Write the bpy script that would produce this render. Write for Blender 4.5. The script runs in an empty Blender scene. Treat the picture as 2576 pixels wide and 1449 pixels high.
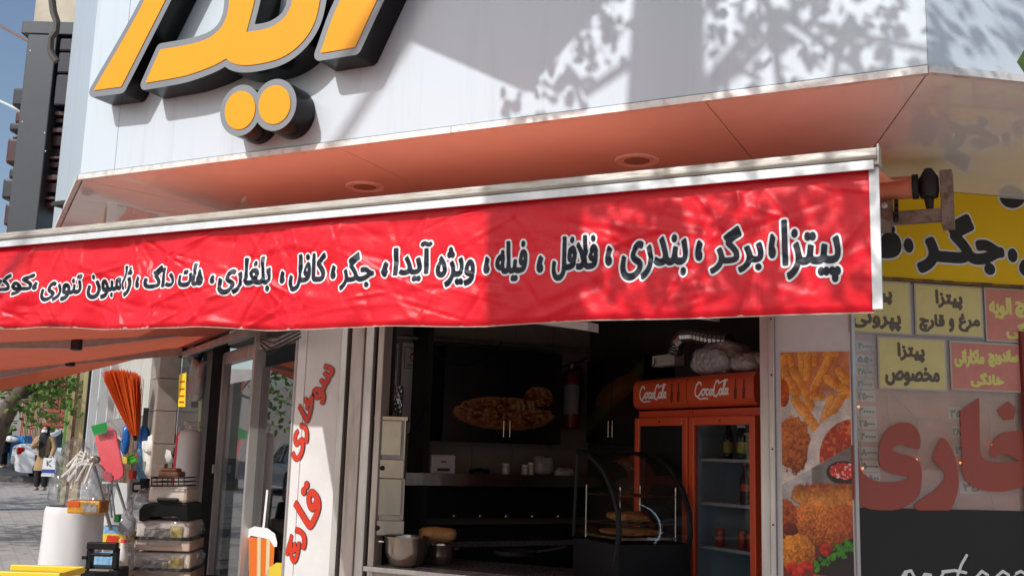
import bpy, math, random
import numpy as np
from mathutils import Vector, Matrix
random.seed(7); rng = np.random.default_rng(7)
sc = bpy.context.scene; C = sc.collection
R = math.radians
# ---------------------------------------------------------------- camera
W, H = 2576., 1449.
YAW, PITCH, ROLL = R(26), R(9.25), R(1.72)
FPX = 2965 * 2576 / 3000.
EYE = np.array([0., 0., 1.55])
_Fh = np.array([-math.sin(YAW), math.cos(YAW), 0]); _Z = np.array([0, 0, 1.]); _R0 = np.array([math.cos(YAW), math.sin(YAW), 0])
CF = _Fh*math.cos(PITCH) + _Z*math.sin(PITCH); _U0 = -_Fh*math.sin(PITCH) + _Z*math.cos(PITCH)
CR = _R0*math.cos(ROLL) + _U0*math.sin(ROLL); CU = _U0*math.cos(ROLL) - _R0*math.sin(ROLL)
cam = bpy.data.cameras.new('camera'); cam.sensor_width = 36; cam.lens = 36*FPX/W; cam.clip_start = .05; cam.clip_end = 2000
camo = bpy.data.objects.new('camera', cam); C.objects.link(camo); sc.camera = camo
camo.matrix_world = Matrix(((CR[0], CU[0], -CF[0], EYE[0]), (CR[1], CU[1], -CF[1], EYE[1]), (CR[2], CU[2], -CF[2], EYE[2]), (0, 0, 0, 1)))
# ---------------------------------------------------------------- light
SUNV = np.array([-.05, -.173, .147]); SUNV /= np.linalg.norm(SUNV)      # towards the sun
world = bpy.data.worlds.new('World'); sc.world = world; world.use_nodes = True
nt = world.node_tree; sky = nt.nodes.new('ShaderNodeTexSky'); sky.sky_type = 'NISHITA'; sky.sun_disc = False
sky.sun_elevation = math.asin(SUNV[2]); sky.sun_rotation = math.atan2(SUNV[0], SUNV[1])
sky.air_density = 1.0; sky.dust_density = 2.2
bg = nt.nodes['Background']; nt.links.new(sky.outputs[0], bg.inputs[0]); bg.inputs[1].default_value = .135
sun = bpy.data.lights.new('sun', 'SUN'); sun.energy = 3.3; sun.angle = R(.5); sun.color = (1, .98, .955)
suno = bpy.data.objects.new('sun', sun); C.objects.link(suno)
suno.rotation_euler = Vector(SUNV).to_track_quat('Z', 'Y').to_euler(); suno.location = (0, -10, 20)
sc.view_settings.view_transform = 'Standard'; sc.view_settings.look = 'None'; sc.view_settings.exposure = -.03; sc.view_settings.gamma = 1
sc.view_settings.use_curve_mapping = False
sc.render.engine = 'CYCLES'; sc.cycles.use_denoising = True; sc.cycles.max_bounces = 10; sc.cycles.diffuse_bounces = 5
sc.cycles.glossy_bounces = 5; sc.cycles.transparent_max_bounces = 16; sc.cycles.transmission_bounces = 6
sc.cycles.caustics_reflective = False; sc.cycles.caustics_refractive = False; sc.cycles.sample_clamp_indirect = 6
# ---------------------------------------------------------------- pixel helpers (photo at 2576 x 1449)
def V(*a): return np.array(a, float)
def ray(x, y): return CF + CR*((x-W/2)/FPX) + CU*((H/2-y)/FPX)
def hit(x, y, n, p):
    d = ray(x, y); n = np.asarray(n, float); return EYE + d*(np.dot(np.asarray(p, float)-EYE, n)/np.dot(d, n))
def onv(x, y, v): return hit(x, y, (0, 1, 0), (0, v, 0))
def onz(x, y, z): return hit(x, y, (0, 0, 1), (0, 0, z))
def at(x, y, dep): return EYE + ray(x, y)*dep
def nrm(v): v = np.asarray(v, float); return v/np.linalg.norm(v)
# ---------------------------------------------------------------- materials
MATS = {}
def lin(r, g, b):
    f = lambda c: c/12.92 if c <= .04045 else ((c+.055)/1.055)**2.4
    return (f(r/255), f(g/255), f(b/255))
def mat(name, col=(.5, .5, .5), rough=.5, metal=0, var=0, vscale=4, col2=None, bump=0, bscale=60, coat=0, spec=.5, emit=None, estr=0,
        detail=6, stretch=(1, 1, 1), alpha=1, attr=None, transl=0, trans=0, ior=1.45, vramp=(.35, .65), croug=.08):
    if name in MATS: return MATS[name]
    m = bpy.data.materials.new(name); MATS[name] = m; m.use_nodes = True; t = m.node_tree; N = t.nodes; Lk = t.links
    p = N['Principled BSDF']; I = p.inputs
    I['Base Color'].default_value = (*col, 1); I['Roughness'].default_value = rough; I['Metallic'].default_value = metal
    I['Specular IOR Level'].default_value = spec; I['Coat Weight'].default_value = coat; I['Coat Roughness'].default_value = croug
    I['Alpha'].default_value = alpha; I['Transmission Weight'].default_value = trans; I['IOR'].default_value = ior
    if emit: I['Emission Color'].default_value = (*emit, 1); I['Emission Strength'].default_value = estr
    tc = N.new('ShaderNodeTexCoord'); mp = N.new('ShaderNodeMapping'); mp.inputs['Scale'].default_value = stretch
    Lk.new(tc.outputs['Object'], mp.inputs[0])
    src = None
    if attr:
        an = N.new('ShaderNodeAttribute'); an.attribute_name = attr; src = an.outputs['Color']
        Lk.new(src, I['Base Color'])
    if var or col2:
        nz = N.new('ShaderNodeTexNoise'); nz.inputs['Scale'].default_value = vscale; nz.inputs['Detail'].default_value = detail
        nz.inputs['Roughness'].default_value = .62
        Lk.new(mp.outputs[0], nz.inputs[0])
        rp = N.new('ShaderNodeMapRange'); rp.inputs[1].default_value = vramp[0]; rp.inputs[2].default_value = vramp[1]
        Lk.new(nz.outputs[0], rp.inputs[0])
        mx = N.new('ShaderNodeMix'); mx.data_type = 'RGBA'
        Lk.new(rp.outputs[0], mx.inputs[0])
        c2 = col2 if col2 else tuple(c*(1-var) for c in col)
        if src:
            mu = N.new('ShaderNodeMix'); mu.data_type = 'RGBA'; mu.blend_type = 'MULTIPLY'; mu.inputs[0].default_value = 1
            Lk.new(src, mu.inputs[6]); mu.inputs[7].default_value = (1-var, 1-var, 1-var, 1)
            Lk.new(src, mx.inputs[6]); Lk.new(mu.outputs[2], mx.inputs[7])
        else:
            mx.inputs[6].default_value = (*col, 1); mx.inputs[7].default_value = (*c2, 1)
        Lk.new(mx.outputs[2], I['Base Color'])
        rr = N.new('ShaderNodeMapRange'); rr.inputs[3].default_value = max(0, rough-.06); rr.inputs[4].default_value = min(1, rough+.1)
        Lk.new(nz.outputs[0], rr.inputs[0]); Lk.new(rr.outputs[0], I['Roughness'])
    if bump:
        nb = N.new('ShaderNodeTexNoise'); nb.inputs['Scale'].default_value = bscale; nb.inputs['Detail'].default_value = 4
        Lk.new(mp.outputs[0], nb.inputs[0]); bm = N.new('ShaderNodeBump'); bm.inputs['Strength'].default_value = bump; bm.inputs['Distance'].default_value = .01
        Lk.new(nb.outputs[0], bm.inputs['Height']); Lk.new(bm.outputs[0], I['Normal'])
    if transl:
        out = N['Material Output']; tr = N.new('ShaderNodeBsdfTranslucent'); ms = N.new('ShaderNodeMixShader'); ms.inputs[0].default_value = transl
        tr.inputs[0].default_value = (*col, 1)
        Lk.new(p.outputs[0], ms.inputs[1]); Lk.new(tr.outputs[0], ms.inputs[2]); Lk.new(ms.outputs[0], out.inputs[0])
    return m
def glassmat(name, tint=(1, 1, 1), rough=0.0, ior=1.5, boost=0., film=0., filmcol=(.8, .8, .8)):
    m = bpy.data.materials.new(name); MATS[name] = m; m.use_nodes = True; t = m.node_tree; N = t.nodes; Lk = t.links
    N.remove(N['Principled BSDF']); out = N['Material Output']
    tr = N.new('ShaderNodeBsdfTransparent'); tr.inputs[0].default_value = (*tint, 1)
    gl = N.new('ShaderNodeBsdfGlossy'); gl.inputs['Roughness'].default_value = rough
    fr = N.new('ShaderNodeFresnel'); fr.inputs[0].default_value = ior
    ge = N.new('ShaderNodeNewGeometry'); mi = N.new('ShaderNodeMapRange'); mi.inputs[3].default_value = ior; mi.inputs[4].default_value = 1/ior
    Lk.new(ge.outputs['Backfacing'], mi.inputs[0]); Lk.new(mi.outputs[0], fr.inputs[0])
    ad = N.new('ShaderNodeMath'); ad.operation = 'ADD'; ad.inputs[1].default_value = boost; ad.use_clamp = True
    ms = N.new('ShaderNodeMixShader'); Lk.new(fr.outputs[0], ad.inputs[0]); Lk.new(ad.outputs[0], ms.inputs[0])
    base = tr.outputs[0]
    if film:
        df = N.new('ShaderNodeBsdfDiffuse'); df.inputs[0].default_value = (*filmcol, 1); m2 = N.new('ShaderNodeMixShader')
        nz = N.new('ShaderNodeTexNoise'); nz.inputs['Scale'].default_value = 9; nz.inputs['Detail'].default_value = 5
        tc = N.new('ShaderNodeTexCoord'); Lk.new(tc.outputs['Object'], nz.inputs[0])
        mr = N.new('ShaderNodeMapRange'); mr.inputs[1].default_value = .3; mr.inputs[2].default_value = .75; mr.inputs[3].default_value = film*.5; mr.inputs[4].default_value = film*1.5
        Lk.new(nz.outputs[0], mr.inputs[0]); Lk.new(mr.outputs[0], m2.inputs[0])
        Lk.new(tr.outputs[0], m2.inputs[1]); Lk.new(df.outputs[0], m2.inputs[2]); base = m2.outputs[0]
    Lk.new(base, ms.inputs[1]); Lk.new(gl.outputs[0], ms.inputs[2]); Lk.new(ms.outputs[0], out.inputs[0])
    return m
# ---------------------------------------------------------------- mesh helpers
OFF = {}
def tag(o, label=None, cat=None, group=None, kind=None):
    if label: o['label'] = label
    if cat: o['category'] = cat
    if group: o['group'] = group
    if kind: o['kind'] = kind
    return o
def thing(name, loc, label, cat, group=None, rz=0):
    o = bpy.data.objects.new(name, None); C.objects.link(o); o.location = Vector(loc); o.empty_display_size = .1; o.rotation_euler.z = rz
    OFF[o] = np.array(loc, float); return tag(o, label, cat, group)
class MB:
    def __init__(s): s.v = []; s.f = []; s.n = 0
    def add(s, vs, fs):
        k = s.n; s.v.extend([tuple(map(float, p)) for p in vs]); s.n += len(vs); s.f.extend([tuple(i+k for i in f) for f in fs]); return s
    def box(s, c, hx, hy, hz):            # centre and three half-vectors
        c, hx, hy, hz = (np.asarray(q, float) for q in (c, hx, hy, hz))
        vs = [c+i*hx+j*hy+k*hz for k in (-1, 1) for j in (-1, 1) for i in (-1, 1)]
        fs = [(0, 2, 3, 1), (4, 5, 7, 6), (0, 1, 5, 4), (2, 6, 7, 3), (0, 4, 6, 2), (1, 3, 7, 5)]
        if np.dot(np.cross(hx, hy), hz) < 0: fs = [f[::-1] for f in fs]
        return s.add(vs, fs)
    def abox(s, x0, x1, y0, y1, z0, z1): return s.box(((x0+x1)/2, (y0+y1)/2, (z0+z1)/2), ((x1-x0)/2, 0, 0), (0, (y1-y0)/2, 0), (0, 0, (z1-z0)/2))
    def bar(s, p, q, w, h, up=(0, 0, 1)):  # rectangular bar p->q, width w, height h
        p, q = np.asarray(p, float), np.asarray(q, float); d = q-p; L = np.linalg.norm(d); d = d/L
        sd = np.cross(d, up); sd = nrm(sd); u = np.cross(sd, d); return s.box((p+q)/2, d*L/2, sd*w/2, u*h/2)
    def prism(s, poly, ext):              # poly: 3D loop, ext: vector
        n = len(poly); e = np.asarray(ext, float); vs = [np.asarray(p, float) for p in poly]; vs = vs+[p+e for p in vs]
        fs = [tuple(range(n))[::-1], tuple(range(n, 2*n))]+[(i, (i+1) % n, (i+1) % n+n, i+n) for i in range(n)]
        a = vs[1]-vs[0]; nn = sum((np.cross(vs[i]-vs[0], vs[i+1]-vs[0]) for i in range(1, n-1)), np.zeros(3))
        if np.dot(nn, e) < 0: fs = [f[::-1] for f in fs]
        return s.add(vs, fs)
    def tube(s, pts, r, n=10, caps=True):
        pts = [np.asarray(p, float) for p in pts]; m = len(pts); rs = r if hasattr(r, '__len__') else [r]*m
        prev = None; vs = []
        for i, p in enumerate(pts):
            d = nrm(pts[min(i+1, m-1)]-pts[max(i-1, 0)])
            if prev is None:
                x = np.cross(d, (0, 0, 1)) if abs(d[2]) < .9 else np.cross(d, (1, 0, 0))
            else: x = prev-d*np.dot(prev, d)
            x = nrm(x); prev = x; y = np.cross(d, x)
            for k in range(n):
                a = 2*math.pi*k/n; vs.append(p+rs[i]*(x*math.cos(a)+y*math.sin(a)))
        fs = [(i*n+k, i*n+(k+1) % n, (i+1)*n+(k+1) % n, (i+1)*n+k) for i in range(m-1) for k in range(n)]
        if caps: fs += [tuple(range(n))[::-1], tuple(range((m-1)*n, m*n))]
        return s.add(vs, fs)
    def lathe(s, base, prof, n=20, axis=(0, 0, 1), x=None, sx=1, sy=1):   # prof: [(r,h)]
        ax = nrm(axis); base = np.asarray(base, float)
        if x is None: x = np.cross(ax, (0, 1, 0)) if abs(ax[1]) < .9 else np.cross(ax, (1, 0, 0))
        x = nrm(x); y = np.cross(ax, x); vs = []
        for r, h in prof:
            for k in range(n):
                a = 2*math.pi*k/n; vs.append(base+ax*h+r*(x*math.cos(a)*sx+y*math.sin(a)*sy))
        m = len(prof)
        fs = [(i*n+k, i*n+(k+1) % n, (i+1)*n+(k+1) % n, (i+1)*n+k) for i in range(m-1) for k in range(n)]
        if prof[0][0] > 1e-6: fs.append(tuple(range(n))[::-1])
        if prof[-1][0] > 1e-6: fs.append(tuple(range((m-1)*n, m*n)))
        return s.add(vs, fs)
    def sheet(s, fn, nu, nv):
        vs = [fn(i/nu, j/nv) for j in range(nv+1) for i in range(nu+1)]
        fs = [(j*(nu+1)+i, j*(nu+1)+i+1, (j+1)*(nu+1)+i+1, (j+1)*(nu+1)+i) for j in range(nv) for i in range(nu)]
        return s.add(vs, fs)
    def quad(s, *p): return s.add(p, [tuple(range(len(p)))])
    def build(s, name, m, parent=None, smooth=False, bevel=0, label=None, kind=None, angle=35, weld=False):
        off = OFF.get(parent, np.zeros(3)) if parent else np.zeros(3)
        me = bpy.data.meshes.new(name); vs = np.array(s.v, float)-off if s.v else []
        me.from_pydata([tuple(p) for p in vs], [], s.f); me.update()
        o = bpy.data.objects.new(name, me); C.objects.link(o)
        if parent: o.parent = parent
        OFF[o] = off
        if m: me.materials.append(m if not isinstance(m, str) else MATS[m])
        if smooth:
            me.polygons.foreach_set('use_smooth', [True]*len(me.polygons))
            if angle < 180: me.set_sharp_from_angle(angle=R(angle))
        if bevel:
            b = o.modifiers.new('bevel', 'BEVEL'); b.width = bevel; b.segments = 2; b.limit_method = 'ANGLE'; b.angle_limit = R(40)
        if label: o['label'] = label
        if kind: o['kind'] = kind
        return o
def solo(mb, name, m, label, cat, group=None, **k):      # a thing that is one mesh: origin at its base
    o = mb.build(name, m, None, **k)
    vs = np.array(mb.v); c = (vs.min(0)+vs.max(0))/2; c[2] = vs[:, 2].min()
    o.data.transform(Matrix.Translation(Vector(-c))); o.location = Vector(c); OFF[o] = c
    return tag(o, label, cat, group)
def copy_tree(o, parent=None):
    c = o.copy(); C.objects.link(c); c.parent = parent; OFF[c] = OFF.get(o)
    for ch in list(o.children): copy_tree(ch, c)
    return c
def frame_box(mb, f, x0, x1, y0, y1, z0, z1):            # box in a local frame f = (origin, ex, ey, ez)
    o, ex, ey, ez = f
    return mb.box(o+ex*(x0+x1)/2+ey*(y0+y1)/2+ez*(z0+z1)/2, ex*(x1-x0)/2, ey*(y1-y0)/2, ez*(z1-z0)/2)
# ---------------------------------------------------------------- signed-distance shapes: lettering and flat print
FORMS = {'آ': (0xFE81, 0xFE82), 'ا': (0xFE8D, 0xFE8E), 'ب': (0xFE8F, 4), 'پ': (0xFB56, 4), 'ت': (0xFE95, 4), 'ج': (0xFE9D, 4), 'چ': (0xFB7A, 4),
         'خ': (0xFEA5, 4), 'د': (0xFEA9, 0xFEAA), 'ر': (0xFEAD, 0xFEAE), 'ز': (0xFEAF, 0xFEB0), 'ژ': (0xFB8A, 0xFB8B), 'س': (0xFEB1, 4), 'ص': (0xFEB9, 4),
         'غ': (0xFECD, 4), 'ف': (0xFED1, 4), 'ق': (0xFED5, 4), 'ک': (0xFB8E, 4), 'گ': (0xFB92, 4), 'ل': (0xFEDD, 4), 'م': (0xFEE1, 4), 'ن': (0xFEE5, 4),
         'ه': (0xFEE9, 4), 'و': (0xFEED, 0xFEEE), 'ی': (0xFBFC, 4), 'ـ': (0x640, 0), '﻿': (0, 0)}
def shape_fa(word):
    out = []; j = 0; w = word; n = len(w)
    dual = lambda c: c in FORMS and FORMS[c][1] in (4, 0)
    while j < n:
        c = w[j]
        if c not in FORMS: out.append(c); j += 1; continue
        prev = j > 0 and dual(w[j-1]); nxt = j+1 < n and w[j+1] in FORMS
        if c == 'ل' and j+1 < n and w[j+1] == 'ا': out.append(chr(0xFEFC if prev else 0xFEFB)); j += 2; continue
        b, k = FORMS[c]
        if k == 0: out.append('ـ')
        elif k == 4: out.append(chr(b+(3 if prev and nxt else 1 if prev else 2 if nxt else 0)))
        else: out.append(chr(k if prev else b))
        j += 1
    return ''.join(out[::-1])
_cont = {}
def contours(s):                       # closed polylines of a line of text, in em units
    if s in _cont: return _cont[s]
    c = bpy.data.curves.new('tmp', 'FONT'); c.body = s; c.size = 1; o = bpy.data.objects.new('tmp', c); C.objects.link(o)
    dg = bpy.context.evaluated_depsgraph_get(); cu = o.evaluated_get(dg).to_curve(dg)
    res = []
    for sp in cu.splines:
        bp = sp.bezier_points; n = len(bp); pts = []
        for i in range(n):
            p0, p3 = np.array(bp[i].co), np.array(bp[(i+1) % n].co); p1, p2 = np.array(bp[i].handle_right), np.array(bp[(i+1) % n].handle_left)
            k = 5 if np.linalg.norm(np.cross(p1-p0, p3-p0))+np.linalg.norm(np.cross(p2-p0, p3-p0)) > 1e-6 else 1
            for q in range(k):
                t = q/k; pts.append(((1-t)**3*p0+3*t*(1-t)**2*p1+3*t*t*(1-t)*p2+t**3*p3)[:2])
        if len(pts) > 2: res.append(np.array(pts))
    o.evaluated_get(dg).to_curve_clear(); bpy.data.objects.remove(o); bpy.data.curves.remove(c)
    _cont[s] = res; return res
def fit(cs, x0, x1, y0, y1, shear=0):  # scale contours into a box
    a = np.concatenate(cs); lo, hi = a.min(0), a.max(0); out = []
    for c in cs:
        q = (c-lo)/np.maximum(hi-lo, 1e-9); y = y0+q[:, 1]*(y1-y0); out.append(np.stack([x0+q[:, 0]*(x1-x0)+shear*(y-y0), y], 1))
    return out
def seg_dist(P, A, B):
    P = P.astype(np.float32); best = np.full(len(P), 1e9, np.float32)
    for k in range(0, len(A), 64):
        a = A[k:k+64].astype(np.float32); d = (B[k:k+64]-A[k:k+64]).astype(np.float32); L = np.maximum((d*d).sum(1), 1e-12)
        px = P[:, None, 0]-a[None, :, 0]; py = P[:, None, 1]-a[None, :, 1]
        t = np.clip((px*d[:, 0]+py*d[:, 1])/L, 0, 1); dd = (px-t*d[:, 0])**2+(py-t*d[:, 1])**2
        best = np.minimum(best, dd.min(1))
    return np.sqrt(best)
def winding(P, A, B):
    w = np.zeros(len(P), np.int32); x, y = P[:, 0], P[:, 1]
    for a, b in zip(A, B):
        if a[1] == b[1]: continue
        up = (a[1] <= y) & (b[1] > y); dn = (a[1] > y) & (b[1] <= y); m = up | dn
        if not m.any(): continue
        side = (b[0]-a[0])*(y-a[1])-(x-a[0])*(b[1]-a[1])
        w += (up & (side > 0)).astype(np.int32)-(dn & (side < 0)).astype(np.int32)
    return w
class Field:                           # a grid of signed distances (negative inside)
    def __init__(s, lo, hi, h):
        s.h = h; s.lo = np.array(lo, float); s.nx = int(math.ceil((hi[0]-lo[0])/h))+1; s.ny = int(math.ceil((hi[1]-lo[1])/h))+1
        X, Y = np.meshgrid(np.arange(s.nx)*h+lo[0], np.arange(s.ny)*h+lo[1]); s.P = np.stack([X.ravel(), Y.ravel()], 1); s.d = np.full(len(s.P), 1e9, np.float32)
    def poly(s, cs):                   # union of contours by non-zero winding
        A = np.concatenate(cs); B = np.concatenate([np.roll(c, -1, 0) for c in cs])
        w = winding(s.P, A, B); u = seg_dist(s.P, A, B); s.d = np.minimum(s.d, np.where(w != 0, -u, u)); return s
    def strokes(s, lines, r):
        for i, l in enumerate(lines):
            l = np.array(l, float); s.d = np.minimum(s.d, seg_dist(s.P, l[:-1], l[1:])-(r[i] if hasattr(r, '__len__') else r))
        return s
    def iso(s, level=0, run=40):       # polygons where d < level, and the boundary segments
        D = s.d.reshape(s.ny, s.nx)-level; ins = D < 0; h = s.h; polys = []; segs = []
        full = ins[:-1, :-1] & ins[1:, :-1] & ins[:-1, 1:] & ins[1:, 1:]; anyi = ins[:-1, :-1] | ins[1:, :-1] | ins[:-1, 1:] | ins[1:, 1:]
        X = lambda i: s.lo[0]+i*h
        Y = lambda j: s.lo[1]+j*h
        for j in range(s.ny-1):
            row = full[j]; i = 0
            idx = np.flatnonzero(row)
            if len(idx):
                br = np.flatnonzero(np.diff(idx) > 1); st = np.concatenate([[0], br+1]); en = np.concatenate([br, [len(idx)-1]])
                for a, b in zip(idx[st], idx[en]):
                    k = a
                    while k <= b:
                        e = min(b, k+run-1); polys.append([(X(k), Y(j)), (X(e+1), Y(j)), (X(e+1), Y(j+1)), (X(k), Y(j+1))]); k = e+1
        for j, i in zip(*np.nonzero(anyi & ~full)):
            c = [(i, j), (i+1, j), (i+1, j+1), (i, j+1)]; dv = [D[q[1], q[0]] for q in c]; pl = []; cr = []
            for k in range(4):
                k2 = (k+1) % 4
                if dv[k] < 0: pl.append((X(c[k][0]), Y(c[k][1])))
                if (dv[k] < 0) != (dv[k2] < 0):
                    t = dv[k]/(dv[k]-dv[k2]); q = (X(c[k][0]+(c[k2][0]-c[k][0])*t), Y(c[k][1]+(c[k2][1]-c[k][1])*t)); pl.append(q); cr.append((q, dv[k] < 0))
            if len(pl) >= 3: polys.append(pl)
            if len(cr) == 2: segs.append((cr[0][0], cr[1][0]) if cr[0][1] else (cr[1][0], cr[0][0]))
        return polys, segs
def iso_mb(polys, fn, mb=None):
    mb = mb or MB(); seen = {}
    for p in polys:
        ids = []
        for q in p:
            key = (round(q[0], 6), round(q[1], 6))
            if key not in seen:
                seen[key] = mb.n; mb.v.append(tuple(fn(*q))); mb.n += 1
            ids.append(seen[key])
        mb.f.append(tuple(ids))
    return mb
def text_field(s, box, h, margin, shear=0, strokes=None):
    cs = fit(contours(s), *box, shear); a = np.concatenate(cs)
    return Field(a.min(0)-margin, a.max(0)+margin, h).poly(cs)
def letter(s, box, h, bold, rim, fn0, fn1, m0, m1, parent, name='lettering', shear=0, run=40, label=None):
    """lettering with an outline: rim behind (fn0), face in front (fn1)"""
    f = text_field(s, box, h, bold+rim+2*h, shear)
    o = iso_mb(f.iso(bold, run)[0], fn1).build(name, m1, parent, label=label)
    if rim: iso_mb(f.iso(bold+rim, run)[0], fn0).build(name+'_outline', m0, parent)
    return o
def smooth_poly(P, corner=38, k=5):      # round the gentle bends of an outline, keep its corners
    P = np.asarray(P, float); n = len(P); cor = []
    for i in range(n):
        a, b = P[i]-P[i-1], P[(i+1) % n]-P[i]; ang = abs(math.degrees(math.atan2(a[0]*b[1]-a[1]*b[0], np.dot(a, b)))); cor.append(ang > corner)
    out = []
    for i in range(n):
        p1, p2 = P[i], P[(i+1) % n]; c1, c2 = cor[i], cor[(i+1) % n]
        m1 = (p2-p1) if c1 else (p2-P[i-1])*.5; m2 = (p2-p1) if c2 else (P[(i+2) % n]-p1)*.5; L = np.linalg.norm(p2-p1)
        for m in (m1, m2): m *= min(1., 1.2*L/max(np.linalg.norm(m), 1e-9))
        for q in range(k):
            t = q/k; out.append((2*t**3-3*t*t+1)*p1+(t**3-2*t*t+t)*m1+(-2*t**3+3*t*t)*p2+(t**3-t*t)*m2)
    return np.array(out)
def print_mesh(name, rgb, fn, m, parent=None):            # flat print: colours on a grid
    ny, nx, _ = rgb.shape; mb = MB(); mb.sheet(lambda a, b: fn(a, b), nx-1, ny-1)
    o = mb.build(name, m, parent); ca = o.data.color_attributes.new('Col', 'FLOAT_COLOR', 'POINT')
    d = np.ones((ny*nx, 4), np.float32); d[:, :3] = rgb.reshape(-1, 3); ca.data.foreach_set('color', d.ravel()); return o
def vnoise(x, y, seed=0):                                 # value noise in [-1,1]
    x, y = np.asarray(x, float), np.asarray(y, float); xi, yi = np.floor(x).astype(np.int64), np.floor(y).astype(np.int64)
    fx, fy = x-xi, y-yi; fx = fx*fx*(3-2*fx); fy = fy*fy*(3-2*fy)
    def hsh(a, b):
        n = (a*374761393+b*668265263+seed*1442695041) & 0xffffffff; n = ((n ^ (n >> 13))*1274126177) & 0xffffffff; return ((n ^ (n >> 16)) & 0xffff)/32767.5-1
    return (hsh(xi, yi)*(1-fx)+hsh(xi+1, yi)*fx)*(1-fy)+(hsh(xi, yi+1)*(1-fx)+hsh(xi+1, yi+1)*fx)*fy
def fbm(x, y, seed=0, o=4): return sum(vnoise(x*2**k, y*2**k, seed+k)*.5**k for k in range(o))
# ================================================================ planes of the place
FV, SZ, FL, FR, WV = 4.45, 3.2, -5.28, -.23, 6.2
c36, s36, t18 = math.cos(R(36)), math.sin(R(36)), math.tan(R(18))
UP = V(0, 0, 1)
aL = V(-c36, s36, 0); nL = V(-s36, -c36, 0); Lw = V(-4.81, WV, 0)        # side wall on the left: runs along aL, faces nL
eR = V(c36, s36, 0); nR = V(s36, -c36, 0); Rw = V(-.80, WV, 0)           # chamfer on the right
bI = V(s36, c36, 0)                                                     # into the room, square to the side wall
mat('white_acm', (.575, .65, .71), .3, var=.2, vscale=6, coat=.2, stretch=(1.6, 1, .10), vramp=(.5, .85))
mat('soffit_acm', (.86, .84, .83), .35, var=.08, vscale=3, coat=.9, croug=.03)
mat('dark_gap', (.03, .03, .03), .8)
mat('trim', (.72, .71, .68), .4, col2=(.42, .36, .30), vscale=14, vramp=(.5, .75), metal=.2)
mat('alu', (.62, .60, .58), .38, metal=.55, var=.25, vscale=9, stretch=(1, 1, .2))
mat('alu_old', (.50, .45, .41), .45, metal=.4, col2=(.25, .19, .15), vscale=12, stretch=(1, 1, .15), vramp=(.45, .8))
mat('dirty_alu', (.56, .53, .48), .42, metal=.3, col2=(.34, .27, .2), vscale=20, stretch=(.35, 1, 3), vramp=(.42, .72), bump=.15, bscale=40)
mat('white_alu', (.76, .77, .78), .35, metal=.25, var=.2, vscale=10)
mat('black_rubber', (.015, .015, .015), .6)
mat('white_paint', (.74, .72, .71), .38, var=.1, vscale=5, coat=.15)
mat('render_wall', (.48, .45, .42), .8, var=.2, vscale=6, bump=.2)
# ground: one sheet to the horizon, rising gently along the street
def gz(P):
    q = float(np.dot(np.asarray(P)[:2]-Lw[:2], aL[:2])); return float(np.interp(q, [10, 26, 33, 60, 90], [0, .16, .30, .5, .6]))
g = MB()
qs = [-400, -60, -20, -5, 0, 5, 10, 14, 18, 22, 26, 29, 33, 45, 60, 90, 200, 600]; ws = [-400, -60, -20, -10, -5, 0, 5, 12, 30, 80, 400]
vs = []
for wv in ws:
    for q in qs:
        P = Lw+aL*q+nL*wv; vs.append((P[0], P[1], gz(P)))
n_ = len(qs); g.add(vs, [(j*n_+i+1, j*n_+i, (j+1)*n_+i, (j+1)*n_+i+1) for j in range(len(ws)-1) for i in range(n_-1)])
def paver_mat():
    m = mat('paving', (.58, .54, .50), .7, var=.3, vscale=1.3, bump=.2, bscale=25); t = m.node_tree; N = t.nodes; Lk = t.links
    br = N.new('ShaderNodeTexBrick'); br.inputs['Scale'].default_value = 1; br.inputs['Brick Width'].default_value = .4; br.inputs['Row Height'].default_value = .2
    br.inputs['Mortar Size'].default_value = .012; br.inputs['Color1'].default_value = (.40, .37, .34, 1); br.inputs['Color2'].default_value = (.33, .31, .29, 1); br.inputs['Mortar'].default_value = (.3, .29, .28, 1)
    mp = N.new('ShaderNodeMapping'); mp.inputs['Rotation'].default_value = (0, 0, R(36)); tc = N.new('ShaderNodeTexCoord')
    Lk.new(tc.outputs['Object'], mp.inputs[0]); Lk.new(mp.outputs[0], br.inputs[0])
    p = N['Principled BSDF']; old = p.inputs['Base Color'].links[0].from_socket
    mx = N.new('ShaderNodeMix'); mx.data_type = 'RGBA'; mx.blend_type = 'MULTIPLY'; mx.inputs[0].default_value = .6
    Lk.new(br.outputs[0], mx.inputs[6]); Lk.new(old, mx.inputs[7])
    sc_ = N.new('ShaderNodeMix'); sc_.data_type = 'RGBA'; sc_.blend_type = 'MULTIPLY'; sc_.inputs[0].default_value = 1; sc_.inputs[7].default_value = (1.5, 1.5, 1.5, 1)
    Lk.new(mx.outputs[2], sc_.inputs[6]); Lk.new(sc_.outputs[2], p.inputs['Base Color'])
    return m
tag(g.build('pavement', paver_mat()), kind='structure')

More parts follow.
